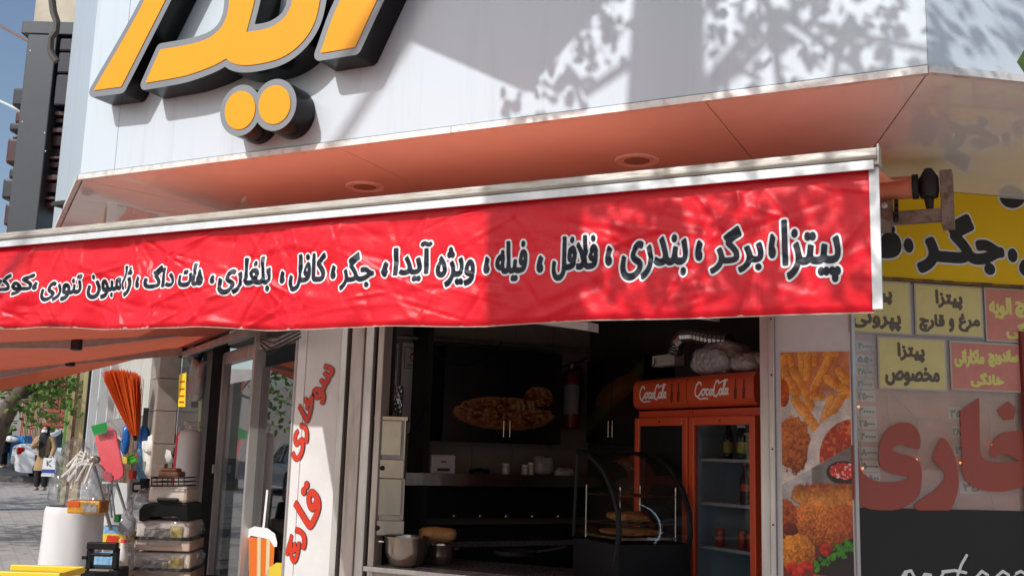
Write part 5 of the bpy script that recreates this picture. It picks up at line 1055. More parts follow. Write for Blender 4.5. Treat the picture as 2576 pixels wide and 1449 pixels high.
for s in (-1, 1):
    for q in (-1, 1): MB().box(V(c[0], c[1], (c[2]-.04)/2)+RX*s*.3+FWD*q*.2, RX*.02, FWD*.02, UP*(c[2]-.04)/2).build('leg', 'black_plastic', tb)
t = thing('roasting_tray', g(635, 1085, DB), 'black moulded plastic case lying on the stacked storage boxes', 'case')
pl = [g(*p, DB) for p in ((468, 1085), (468, 1010), (500, 968), (585, 962), (600, 940), (720, 940), (735, 962), (795, 966), (800, 1085), (740, 1085), (720, 1050), (540, 1055), (510, 1085))]
MB().prism(pl, FWD*.38).build('shell', 'black_plastic', t, bevel=.012); fbox('handle', 'black_plastic', t, 585, 730, 930, 950, DB-.03, .04, bevel=.01)
t = thing('sandwich_grill', g(655, 962, DB), 'cream box with wire basket and brown metal top crowning the stack', 'appliance')
fbox('body', 'box_cream', t, 525, 792, 852, 960, DB+.02, .34, bevel=.03); fbox('lid', 'brown_metal', t, 592, 735, 752, 792, DB+.08, .2, bevel=.02); fbox('knob', 'brown_metal', t, 610, 725, 732, 752, DB+.1, .14, bevel=.015)
mb = MB()
for y in (795, 822, 848): mb.tube([g(552, y, DB), g(775, y, DB), g(775, y, DB)+FWD*.3, g(552, y, DB)+FWD*.3, g(552, y, DB)], .005, 5)
for i in range(7): x = 555+i*36; mb.tube([g(x, 792, DB), g(x, 852, DB)], .004, 5)
mb.build('wire_basket', 'black_plastic', t)
t = thing('desk_fan_part', g(462, 900, DB), 'black clamp shaped appliance hanging at the left of the stack top', 'appliance')
fbox('body', 'black_plastic', t, 420, 510, 825, 890, DB+.1, .12, bevel=.01); fbox('arm', 'black_plastic', t, 470, 525, 798, 826, DB+.1, .08, bevel=.01); fbox('grille', 'steel_dull', t, 436, 480, 842, 872, DB+.095, .02)
lump('plastic_wrap', g(450, 1100, DB)+FWD*.1, RX*.11, FWD*.1, UP*.14, 'clear_film', 'crumpled clear wrap at the left of the stacked boxes', 'plastic wrap', 61, .25)
# black tool frame, blue basin and bottle in front
DF = 7.7
t = thing('black_stool', g(190, 1449, DF)-UP*.3, 'black plastic folding frame with a rectangular opening at the bottom', 'stool')
for a in ((118, 320, 1228, 1268), (110, 150, 1268, 1400), (285, 322, 1268, 1400), (150, 285, 1300, 1316)): fbox('frame_bar', 'black_plastic', t, *a, DF, .06, bevel=.006)
fbox('base', 'black_plastic', t, 60, 330, 1400, 1600, DF-.02, .22, bevel=.02); fbox('pin', 'black_plastic', t, 88, 120, 1316, 1336, DF, .03); fbox('lip', 'steel_dull', t, 140, 270, 1404, 1412, DF-.024, .01)
solobox('blue_basin', 'blue_pale', 'pale blue plastic basin seen through the black frame', 'basin', 150, 330, 1300, 1480, DF+.35, .2, bevel=.03)
P = g(345, 1470, DF+.2); t = thing('white_bottle', P, 'white ribbed plastic bottle beside the black frame', 'bottle'); MB().lathe(P, [(.045, 0), (.05, .02)]+[(.05 if i % 2 else .046, .05+i*.02) for i in range(7)]+[(.03, .22), (.02, .25), (.02, .28)], 16).build('body', 'white_plastic', t, smooth=True); MB().lathe(P+UP*.28, [(.022, 0), (.022, .025), (0, .026)], 12).build('cap', 'pink_pad', t)
# yellow carton with red letters, blue lid
DY = 9.6
t = thing('yellow_carton', g(290, 1240, DY), 'yellow carton with red printed letters among the brooms', 'carton'); fbox('carton', 'yellow_card', t, 200, 380, 1165, 1255, DY, .3); fbox('blue_top', 'blue_pale', t, 212, 378, 1122, 1163, DY+.02, .26)
A, B = g(250, 1225, DY-.004), g(325, 1180, DY-.004); w = np.dot(B-A, RX); f = text_field('max', (0, w, 0, B[2]-A[2]), .004, .02, shear=.2); iso_mb(f.iso(.004)[0], lambda x, z: A+RX*x+UP*z).build('lettering', 'ink_red', t)
solobox('carton_stand', 'box_beige', 'plain carton standing under the yellow one', 'carton', 205, 385, 1257, 1500, DY, .3)
# the big roll of plastic sheet
G5 = lambda x, y: (.3777*x, 901.6+.3777*y)
g5 = lambda x, y, d: at(*G5(x, y), d)
DR = 8.2; P = g5(455, 1449, DR); r = np.linalg.norm(g5(650, 1200, DR)-g5(280, 1200, DR))/2
top = g5(455, 985, DR)[2]; t = thing('plastic_sheet_roll', V(P[0], P[1], 0), 'big upright roll of white plastic sheet wrapped in clear film', 'roll')
mb = MB(); mb.sheet(lambda a, b: V(P[0], P[1], top*b)+(RX*math.cos(2*math.pi*a)+FWD*math.sin(2*math.pi*a))*r*((1.12-.12*b)*(1+.012*math.sin(9*2*math.pi*a+b*6)*b) if b < .97 else .96), 60, 30); mb.build('roll', 'sheet_white', t, smooth=True); MB().lathe(V(P[0], P[1], top-.002), [(0, 0), (r*.95, .0)], 30).build('top', 'sheet_white', t)
lump('film_cover', V(P[0], P[1], top-.12)+RX*.05, RX*r*.98, FWD*r*.9, UP*.20, 'clear_film', None, None, 71, .16, parent=t, nn=30)
DO = 7.85; t = thing('orange_pack', g5(550, 1040, DO), 'flat pack with an orange and black card lying on the plastic roll', 'pack'); A, B = g5(442, 1030, DO), g5(660, 950, DO); w = np.dot(B-A, RX); h = B[2]-A[2]
MB().box(A+RX*w/2+UP*h/2+FWD*.1, RX*w/2, FWD*.1, UP*h/2).build('card', 'orange_card', t, bevel=.01)
MB().box(A+RX*w*.2+UP*h*.75-FWD*.003, RX*w*.18, FWD*.002, UP*h*.2).build('orange_band', 'broom_orange', t); MB().box(A+RX*w*.72+UP*h*.45-FWD*.003, RX*w*.22, FWD*.002, UP*h*.3).build('window', 'grey_print', t)
# poles, mops and brooms standing in a bin
DM = 11.8; SM = 1.31
bn = g(290, 1110, DM); t = thing('broom_bin', V(bn[0], bn[1], 0), 'white bin that holds the brooms and mops', 'bin'); MB().lathe(V(bn[0], bn[1], 0), [(.16, 0), (.20, .3), (.21, bn[2]+.1), (.20, bn[2]+.1), (.18, .1), (0, .08)], 24).build('bin', 'white_plastic', t, smooth=True, angle=60)
solo(MB().prism([g(*p, DM+.25) for p in ((330, 825), (392, 830), (392, 1110), (290, 1110), (300, 960))], FWD*.02), 'white_board', 'sheet_white', 'white board leaning behind the mop poles', 'board')
solo(MB().prism([g(*p, DM-.05) for p in ((205, 1005), (245, 1010), (265, 1130), (205, 1140))], FWD*.06), 'striped_bag', mat('stripe', (.7, .1, .02), .5, col2=(.75, .7, .6), vscale=14, stretch=(6, 6, .2), vramp=(.49, .52)), 'small red and white striped bag by the mop poles', 'bag')
def pole(p, q, dep, parent, r=.017): MB().tube([g(*p, dep), g(*q, dep+.05)], r, 8).build('pole', 'pole_grey', parent)
t = thing('cotton_mop', g(280, 1110, DM), 'white cotton mop head in clear wrap, tilted to the left', 'mop'); DQ = 8.05; pole((165, 690), (285, 1140), DQ, t, .013)
mb = MB(); hd = g(150, 690, DQ-.2); e = g(45, 790, DQ-.2)
for i in range(46):
    o = rng.normal(0, .03, 3); s0 = hd+o*.6+(hd-e)*.05; s1 = e+rng.normal(0, .04, 3); m_ = (s0+s1)/2+UP*.06+rng.normal(0, .02, 3); mb.tube([s0, m_, s1], .010, 5)
mb.build('mop_strings', 'cloth_white', t); lump('clamp', g(165, 700, DQ), RX*.05, FWD*.04, UP*.03, 'plastic_dim', None, None, 72, .1, parent=t)
t = thing('pink_mop', g(330, 1040, DM-.1), 'flat mop with a rounded pink pad in clear film under a green card', 'mop'); c = g(273, 640, DM-.15); tilt = R(17); ax, ay = RX*math.cos(tilt)-UP*math.sin(tilt)*-1*0+UP*0, None
ax = RX*math.cos(tilt)+UP*math.sin(tilt); ay = UP*math.cos(tilt)+RX*-math.sin(tilt)
hw = np.linalg.norm(g(360, 640, DM)-g(220, 640, DM))/2; hh = .53
pts = []
for cx_, cy_, a0 in ((1, 1, 0), (-1, 1, 90), (-1, -1, 180), (1, -1, 270)):
    for k in range(7): a = R(a0+15*k); pts.append((cx_*(hw-.08)+.08*math.cos(a), cy_*(hh*.5-.08)+.08*math.sin(a)))
MB().prism([c+ax*x+ay*y*1.15 for x, y in pts], FWD*.035).build('pad', 'pink_pad', t, bevel=.008)
lump('wrap', c-ay*.34-FWD*.02, ax*(hw+.06), FWD*.05, ay*.35, 'thin_film', None, None, 74, .08, parent=t); pole((312, 800), (388, 1040), DM-.05, t)
MB().prism([g(*p, DM-.17) for p in ((150, 450), (252, 423), (262, 490), (172, 515))], FWD*.006).build('card_header', 'green_plastic', t)
t = thing('green_dustpan', g(290, 1110, DM-.05), 'green dustpan head on a pale pole under the pink mop', 'dustpan'); MB().prism([g(*p, DM-.1) for p in ((240, 760), (285, 770), (312, 825), (225, 822))], FWD*.05).build('pan', 'green_plastic', t, bevel=.006); fbox('lip', 'ink_white', t, 222, 312, 822, 832, DM-.11, .06); pole((262, 830), (300, 1130), DM-.05, t, .011); pole((283, 830), (318, 1110), DM-.05, t, .011)
t = thing('orange_broom', g(440, 970, DM+.1), 'tall broom with a fan of bright orange bristles', 'broom'); base = g(443, 512, DM+.1); mb = MB()
for i in range(620):
    a = rng.uniform(-1, 1); b = rng.uniform(-1, 1); x = 365+a*104+6*rng.normal(); y = 62+22*(a+.3)**2+34*abs(rng.normal())+rng.uniform(0, 20); e = g(x, y, DM+.1)+FWD*b*.15; s0 = base+RX*a*.03+FWD*b*.03; m_ = s0*.55+e*.45+RX*a*.01
    mb.tube([s0, m_, e], [.0048, .0045, .0038], 3, caps=False)
mb.build('bristles', 'broom_orange', t, kind='stuff'); MB().tube([g(440, 505, DM+.1), g(452, 560, DM+.1), g(440, 660, DM+.1), g(402, 985, DM+.12)], [.02, .018, .014, .014], 8).build('handle', 'pole_grey', t)
MB().tube([g(443, 500, DM+.1), g(447, 545, DM+.1)], .024, 10).build('binding', 'black_plastic', t)
for x0, x1, y0, y1, lb, sd_ in ((347, 402, 440, 640, 'blue wrapped mop refill standing left of the orange broom', 81), (466, 526, 450, 625, 'blue wrapped mop refill standing right of the orange broom', 82)):
    w = np.linalg.norm(g(x1, 500, DM)-g(x0, 500, DM)); h = g(x0, y0, DM+.2)[2]-g(x0, y1, DM+.2)[2]; lump('mop_refill', g((x0+x1)/2, y1, DM+.2), RX*w/2, FWD*.05, UP*h/2, 'blue_wrap', lb, 'mop refill', sd_, .08, 'blue wrapped mop refills')
solo(MB().sheet(lambda a, b: g(448+a*70+10*b, 815-b*215, DM+.15)+FWD*.02*math.sin(a*9+b*14), 8, 16), 'scouring_cloth', 'blue_pale', 'pale blue looped cloth strip hanging beside the broom handle', 'cloth', smooth=True)
t = thing('green_brush', g(410, 975, DM-.02), 'small lime green brush head on a dark handle', 'brush'); MB().prism([g(*p, DM-.05) for p in ((388, 672), (450, 645), (458, 680), (400, 710))], FWD*.05).build('head', 'lime', t, bevel=.006)
mb = MB()
for i in range(12): q = g(395+i*4.6, 668-i*2, DM-.06); mb.tube([q, q-FWD*.02+UP*.03], .004, 4)
mb.build('bristles', 'lime', t); MB().tube([g(425, 700, DM), g(395, 980, DM+.02)], .013, 8).build('handle', 'pole_grey', t); MB().prism([g(*p, DM-.05) for p in ((440, 640), (458, 630), (460, 650), (446, 658))], FWD*.03).build('clip', 'pink_pad', t)
for x, y, w, h, lb, s in ((552, 790, .10, .19, 'rolled white cloth drooping beside the blue strip', 91), (560, 640, .09, .075, 'bunched white cloth at the top of the drooping roll', 92), (645, 725, .14, .13, 'grey white cloth bundle in wrap behind the stack', 93)):
    lump('cloth_bundle', g(x, y, DM+.1), RX*w*.8*SM, FWD*.09*SM, UP*h*.95*SM, 'cloth_white', lb, 'cloth', s, .25, 'white cloth bundles')
# tall wrapped rolls by the black post
DT = 9.3
for x0, x1, yt, yb, m, lb, dd in ((722, 876, 470, 1040, 'sheet_white', 'tall white wrapped roll with crumpled top beside the black post', 0), (703, 745, 490, 730, 'pink_pad', 'red edged wrapped roll half hidden behind the tall white one', .2)):
    a, b = g(x0, 700, DT+dd), g(x1, 700, DT+dd); r = np.linalg.norm(b-a)/2; P = (a+b)/2; P = V(P[0], P[1], 0); zt = g(x0, yt, DT+dd)[2]; t = thing('wrapped_roll', P, lb, 'roll', 'tall wrapped rolls')
    MB().lathe(P, [(r, 0), (r*1.02, .4), (r, zt-.06), (r*.85, zt-.015), (r*.3, zt)], 24).build('roll', m, t, smooth=True, angle=60); lump('crumpled_top', P+UP*(zt-.03), RX*r*.6, FWD*r*.6, UP*.05, 'clear_film', None, None, 95, .3, parent=t)
# speaker like black box behind the broom
solobox('black_box', 'black_plastic', 'black box standing behind the orange broom', 'box', 482, 558, 328, 560, 12.6, .25)
# yellow crate edge at the very bottom
Pc = [at(-40, 1446, 6.4), at(154, 1440, 6.4)]
yc = thing('yellow_crate', at(50, 1500, 6.4)-UP*.3, 'yellow plastic crate whose rim shows at the bottom left', 'crate'); wv = Pc[1]-Pc[0]; cz = Pc[1][2]
A0 = V(*Pc[0][:2], 0); B0 = V(*Pc[1][:2], 0); mat('crate_yellow', (.85, .6, .03), .4)
MB().bar(A0+UP*(cz-.02), B0+UP*(cz-.02), .04, .04).build('rim', 'crate_yellow', yc, bevel=.006); d_ = np.cross(nrm(B0-A0), UP)*-1
MB().bar(A0+d_*.35+UP*(cz-.02), B0+d_*.35+UP*(cz-.02), .04, .04).build('rim', 'crate_yellow', yc, bevel=.006); MB().bar(B0+UP*(cz-.022)-nrm(B0-A0)*.02, B0+d_*.35+UP*(cz-.022)-nrm(B0-A0)*.02, .036, .038).build('rim', 'crate_yellow', yc)
MB().box((A0+B0)/2+UP*(cz/2-.02)+d_*.003, (B0-A0)*.48, d_*.01, UP*(cz/2-.022)).build('side', 'crate_yellow', yc); MB().box((A0+B0)/2+UP*.05+d_*.17, (B0-A0)*.47, d_*.15, UP*.02).build('bottom', 'crate_yellow', yc)

# more small goods crowded between the stack, the poles and the rolls
for x, y, d, w, h, m, lb, sd_ in ((470, 1010, 8.6, .10, .10, 'clear_film', 'loose clear bag wedged between the mop poles and the stack', 101), (505, 960, 8.7, .09, .07, 'plastic_clear', 'small crumpled white packet beside the black case', 103),
                                  (20, 800, 8.35, .12, .13, 'clear_film', 'clear bag slumped against the left of the cotton mop', 105), (390, 1180, 8.5, .06, .10, 'plastic_clear', 'narrow white packet squeezed beside the storage boxes', 106), (385, 1420, 8.2, .07, .12, 'clear_film', 'clear bag bulging at the left of the lower storage box', 107)):
    lump('goods_bag', g(x, y, d), RX*w, FWD*w*.7, UP*h, m, lb, 'bag', sd_, .3, 'bagged goods on the pavement', nn=24)
for x0, x1, y0, y1, d, m, lb in ((398, 432, 745, 800, 9.4, 'ink_red', 'small red packet in front of the brush handle'), (345, 392, 655, 700, 12.0, 'yellow_card', 'small yellow packet below the left blue refill'), (205, 232, 905, 1000, 9.2, 'orange_card', 'upright orange packet by the mop poles'), (300, 340, 1040, 1090, 9.3, 'green_plastic', 'small green packet at the foot of the white board'), (560, 640, 700, 742, 9.6, 'box_cream', 'cream carton behind the white cloths')):
    solobox('packet', m, lb, 'packet', x0, x1, y0, y1, d, .1, 'small packets among the brooms', bevel=.008)
# bundle of black cables above the door
for k in range(5):
    P0, P1 = Hl(655, 838+k*7, .06), Hl(756, 812+k*9, .06); solo(MB().tube([P0, (P0+P1)/2-UP*(.03+.02*k)+nL*.02*k, P1], .006, 6), 'door_cable', 'black_plastic', ('topmost', 'second', 'third', 'fourth', 'lowest')[k]+' black cable sagging over the glazed doors', 'cable', 'cables over the glazed doors')
# ================================================================ neighbour's blade sign, wires
C4 = lambda x, y: (.4263*x, .4263*y)
DS = 10.6
c4 = lambda x, y, d=DS: at(*C4(x, y), d)
mat('slab_grey', (.06, .07, .08), .38, var=.12, vscale=4, metal=.2); mat('letter_dark', (.035, .035, .045), .22, coat=.4, var=.3, vscale=6); mat('letter_maroon', (.09, .035, .04), .3, var=.4, vscale=8)
bs_ = thing('blade_sign', c4(130, 1400), 'dark grey projecting blade sign with stacked letters on both sides, seen edge on', 'sign')
def sbox(name, m, x0, x1, y0, y1, d, th, **kw):
    A, B = c4(x0, y1, d), c4(x1, y0, d); w = np.dot(B-A, RX); h = B[2]-A[2]; lean = 0
    return MB().box(A+RX*w/2+UP*h/2+FWD*th/2, RX*w/2, FWD*th/2, UP*h/2).build(name, m, bs_, **kw)
tL, tR, bL, bR = c4(168, 165), c4(395, 195), c4(35, 1400), c4(300, 1400)
x0_, x1_ = np.dot(tL, RX), np.dot(tR, RX); ztop = tL[2]
cx_ = (np.dot(tL, RX)+np.dot(bL, RX))/2; cw = .62
edge_l = lambda z: 0
cen = c4(192, 700); zb_ = 3.6
MB().box(V(cen[0], cen[1], (ztop+zb_)/2)+FWD*1.0, RX*.155, FWD*.98, UP*(ztop-zb_)/2).build('slab', 'slab_grey', bs_, bevel=.01)
hz = c4(260, 85)[2]; MB().box(V(cen[0], cen[1], (ztop+hz)/2+.02)+FWD*1.05+RX*.05, RX*.30, FWD*1.0, UP*((hz-ztop)/2)).build('cap_box', 'slab_grey', bs_, bevel=.01)
zs = [c4(430, y)[2] for y in (185, 275, 415, 620)]
for i in range(3): MB().box(V(cen[0], cen[1], (zs[i]+zs[i+1])/2)+RX*(.30+.0*i)+FWD*.25, RX*.115, FWD*.22, UP*((zs[i]-zs[i+1])/2-.006)).build('stacked_letter', 'letter_dark', bs_, bevel=.02)
zz = [c4(400, y)[2] for y in (632, 668, 705, 738, 775, 850, 915, 940, 985, 1030, 1070, 1140, 1165, 1190, 1225)]
for i in range(len(zz)-1): MB().box(V(cen[0], cen[1], (zz[i]+zz[i+1])/2)+RX*(.275-.004*i)+FWD*(.3+.05*(i % 3)), RX*.10, FWD*.2, UP*((zz[i]-zz[i+1])/2-.008)).build('stacked_letter', 'letter_maroon', bs_, bevel=.006)
zz = [c4(90, y)[2] for y in (470, 600, 690, 760, 790, 960, 1040, 1180, 1330)]
for i in range(len(zz)-1): MB().box(V(cen[0], cen[1], (zz[i]+zz[i+1])/2)-RX*(.235)+FWD*(.35+.1*(i % 2)), RX*.085, FWD*.2, UP*((zz[i]-zz[i+1])/2-.01)).build('stacked_letter', ('letter_dark', 'letter_maroon', 'letter_dark')[i % 3], bs_, bevel=.03)
for y, x in ((300, 165), (720, 118), (785, 250), (893, 255)): MB().lathe(c4(x+14, y, DS-.04), [(.006, 0), (.006, .004)], 8, -FWD).build('bolt', 'white_alu', bs_)
solo(MB().tube([c4(*p, 10.1) for p in ((295, -260), (300, -60), (315, 70), (335, 130), (330, 185), (300, 225), (295, 290), (310, 330), (335, 365))], .035, 8), 'sign_cable', mat('cable_grey', (.13, .12, .11), .6, var=.3), 'thick wavy grey cable hanging before the blade sign', 'cable', smooth=True)
for (p, q, lb) in (((-60, 120), (185, 255), 'brown wire crossing the sky, upper of the two'), ((-60, 570), (150, 668), 'pale wire crossing the sky, lower of the two')): solo(MB().tube([c4(*p, 14), c4(*q, 11.5)], .017, 6), 'overhead_wire', 'brown_metal' if 'brown' in lb else 'frame_pale', lb, 'wire', 'overhead wires')
tb_ = thing('beige_building', c4(450, 400, 16)*V(1, 1, 0), 'beige building edge with brown shadowed side behind the blade sign', 'building')
mat('beige', (.62, .56, .44), .8, var=.2, vscale=2); A, B = c4(405, 330, 16), c4(480, -600, 16); MB().box(V(A[0], A[1], (5.+B[2])/2)+RX*1.0, RX*.85, FWD*1.5, UP*(B[2]-5.)/2).build('wall', 'beige', tb_); 
# ================================================================ end of the street: kerb, road, car, people, trees, brick house
mat('asphalt', (.06, .06, .062), .8, var=.3, vscale=3, bump=.2, bscale=40); mat('kerb_dark', (.12, .115, .11), .8, var=.4, vscale=5)
g5z = lambda x, y, d: at(*G5(x, y), d)
kL, kR = g5z(-900, 800, 31.5), g5z(700, 800, 31.5); kz = g5z(150, 783, 31.5)[2]; kdir = nrm((kR-kL)*V(1, 1, 0)); kn = np.cross(UP, kdir)
if np.dot(kn, FWD) < 0: kn = -kn
kc = (kL+kR)/2; kc = V(kc[0], kc[1], 0)
tag(MB().box(kc+UP*(kz-.15), kdir*22, kn*.12, UP*.15).build('kerb', 'kerb_dark'), kind='structure')
r0 = kc+kn*.13; rz0 = kz-.06
tag(MB().quad(r0-kdir*22+UP*rz0, r0+kdir*22+UP*rz0, r0+kdir*22+kn*40+UP*(rz0+.6), r0-kdir*22+kn*40+UP*(rz0+.6)).build('road', 'asphalt'), kind='structure')
# road along the shops, beyond the pavement
mb = MB(); a0, a1 = -60, 25
rows = [(-60, 0), (-20, 0), (0, 0), (10, 0), (18, 0), (25, 0)]
mb.add([tuple(Lw[:2]+aL[:2]*q+nL[:2]*k)+(gz(Lw+aL*q)+.004,) for k in (6.2, 15) for q, _ in rows], [(i+1, i, 6+i, 7+i) for i in range(5)]); tag(mb.build('side_road', 'asphalt'), kind='structure')
# --- car
mat('car_white', (.78, .79, .80), .22, coat=.8); mat('car_glass', (.02, .025, .03), .05, spec=.9); mat('car_black', (.02, .02, .02), .5); mat('tail_red', (.55, .01, .01), .15, coat=.5); mat('rim_grey', (.4, .4, .42), .35, metal=.8); mat('plate', (.7, .7, .68), .4)
def make_car(loc, rz, label, col='car_white'):
    t = thing('parked_car', (0, 0, 0), label, 'car', 'white parked cars')
    xs_ = [-2.12, -2.08, -1.95, -1.5, -1.0, -.3, .5, 1.0, 1.5, 1.95, 2.12]; top = [.72, .92, .98, 1.0, .97, .93, .93, .92, .86, .74, .55]; bot = [.38, .26, .22, .2, .2, .2, .2, .2, .2, .24, .38]; hw_ = [.66, .78, .82, .84, .84, .84, .84, .84, .82, .76, .6]
    prof_ = [(-1, 0), (-1.0, .12), (-1.0, .45), (-.985, .7), (-.93, .9), (-.8, 1.0), (-.4, 1.015), (0, 1.02), (.4, 1.015), (.8, 1.0), (.93, .9), (.985, .7), (1.0, .45), (1.0, .12), (1, 0)]
    mb = MB(); n = len(prof_)
    mb.add([(x, p[0]*w, b+(tp-b)*p[1]) for x, tp, b, w in zip(xs_, top, bot, hw_) for p in prof_], [(i*n+k, i*n+(k+1) % n, (i+1)*n+(k+1) % n, (i+1)*n+k) for i in range(len(xs_)-1) for k in range(n)]+[tuple(range(n)), tuple(range((len(xs_)-1)*n, len(xs_)*n))[::-1]])
    mb.f = [f[::-1] for f in mb.f]; mb.build('body', col, t, smooth=True, angle=40)
    # cabin: glass volume with roof and pillars
    cb = [(-1.55, .97, .74), (-.95, 1.40, .60), (-.5, 1.46, .60), (.1, 1.45, .60), (.35, 1.40, .60), (1.05, .93, .72)]
    mb = MB(); mb.add([(x, s*w, z) for x, z, w in cb for s in (-1, 1)]+[(-1.5, -.75, .93), (-1.5, .75, .93), (1.0, -.75, .9), (1.0, .75, .9)], [(0, 2, 3, 1), (2, 4, 5, 3), (4, 6, 7, 5), (6, 8, 9, 7), (8, 10, 11, 9), (0, 12, 14, 10, 8, 6, 4, 2), (1, 3, 5, 7, 9, 11, 15, 13)]); mb.build('windows', 'car_glass', t)
    mb = MB(); mb.add([(x, s*(w+.005), z+.012) for x, z, w in cb[1:5] for s in (-1, 1)], [(0, 2, 3, 1), (2, 4, 5, 3), (4, 6, 7, 5)]); mb.build('roof', col, t, smooth=True)
    for s in (-1, 1):
        mb = MB()
        for (a, b, wd) in ((0, 1, .10), (4, 5, .06), (2.55, 2.55, .07)):
            if a == b: mb.bar((-.2, s*.605, 1.46), (-.15, s*.76, .93), .03, wd, (1, 0, 0))
            else: p, q = cb[int(a)], cb[int(b)]; mb.bar((p[0], s*(p[2]+.006), p[1]+.005), (q[0], s*(q[2]+.006), q[1]+.005), .05, wd)
        mb.tube([(x, s*(w+.004), z) for x, z, w in cb[1:5]], .025, 6); mb.build('pillar', col, t)
        MB().box((-2.0, s*.69, .80), (.10, 0, 0), (0, .11, 0), (0, 0, .10)).build('tail_light', 'tail_red', t, bevel=.03); MB().box((.85, s*.92, .98), (.05, 0, 0), (0, .07, 0), (0, 0, .05)).build('mirror', col, t, bevel=.02)
        MB().box((-.55, s*.845, .80), (.08, 0, 0), (0, .012, 0), (0, 0, .012)).build('door_handle', 'car_black', t); MB().box((.4, s*.845, .80), (.08, 0, 0), (0, .012, 0), (0, 0, .012)).build('door_handle', 'car_black', t)
        for x in (-1.3, 1.3):
            w_ = MB().lathe((x, s*.70, .30), [(.20, 0), (.30, .02), (.31, .05), (.31, .15), (.29, .17), (.20, .172)], 22, (0, s, 0)).build('wheel', 'car_black', t, smooth=True, angle=50); MB().lathe((x, s*.70, .30), [(.195, .16), (.17, .15), (.08, .165), (0, .17)], 16, (0, s, 0)).build('rim', 'rim_grey', w_, smooth=True)
            MB().lathe((x, s*.835, .31), [(.36, 0), (.36, .012)], 22, (0, s, 0)).build('wheel_arch', 'car_black', t)
    MB().box((-2.125, 0, .72), (.012, 0, 0), (0, .26, 0), (0, 0, .065)).build('number_plate', 'plate', t); MB().box((-2.11, 0, .36), (.05, 0, 0), (0, .62, 0), (0, 0, .08)).build('bumper', 'car_black', t, bevel=.03); MB().box((-2.115, 0, .86), (.02, 0, 0), (0, .3, 0), (0, 0, .02)).build('boot_trim', 'rim_grey', t)
    t.location = Vector(loc); t.rotation_euler.z = rz; return t
hd_ = nrm(RX*.86+FWD*.5); rear = g5z(150, 790, 31.9)
cl_ = rear+hd_*2.0; cl_[2] = kz-.12
car = make_car(cl_, math.atan2(hd_[1], hd_[0]), 'white parked saloon car seen from behind at the far kerb'); car.scale = (1.1, 1.1, 1.12)
c2 = copy_tree(car); c2.scale = (1, 1, 1); P = Lw+aL*24+nL*7.3; c2.location = (P[0], P[1], gz(P)+.005); c2.rotation_euler.z = math.atan2(aL[1], aL[0]); c2['label'] = 'white car parked along the side road, mirrored in the glazed doors'
# --- people
def skin(name, joints, edges, m, parent, sub=2):
    me = bpy.data.meshes.new(name); off = OFF[parent]; me.from_pydata([tuple(np.array(j[0])-off) for j in joints], edges, []); o = bpy.data.objects.new(name, me); C.objects.link(o)
    md = o.modifiers.new('skin', 'SKIN'); md.use_smooth_shade = True
    for i, j in enumerate(joints): me.skin_vertices[0].data[i].radius = j[1] if hasattr(j[1], '__len__') else (j[1], j[1])
    me.skin_vertices[0].data[0].use_root = True; s = o.modifiers.new('sub', 'SUBSURF'); s.levels = sub; s.render_levels = sub
    dg = bpy.context.evaluated_depsgraph_get(); me2 = bpy.data.meshes.new_from_object(o.evaluated_get(dg)); o.modifiers.clear(); o.data = me2; me2.materials.clear(); me2.materials.append(MATS[m]); o.parent = parent; OFF[o] = off; return o
mat('skin', (.42, .25, .18), .6); mat('cloth_black', (.012, .012, .014), .8); mat('coat_tan', (.42, .28, .15), .8, var=.2, vscale=6, bump=.3, bscale=20); mat('mask_white', (.75, .77, .8), .7); mat('bag_white', (.75, .76, .78), .5, var=.05); mat('bag_blue', (.03, .06, .3), .5); mat('shoe', (.3, .27, .24), .6)
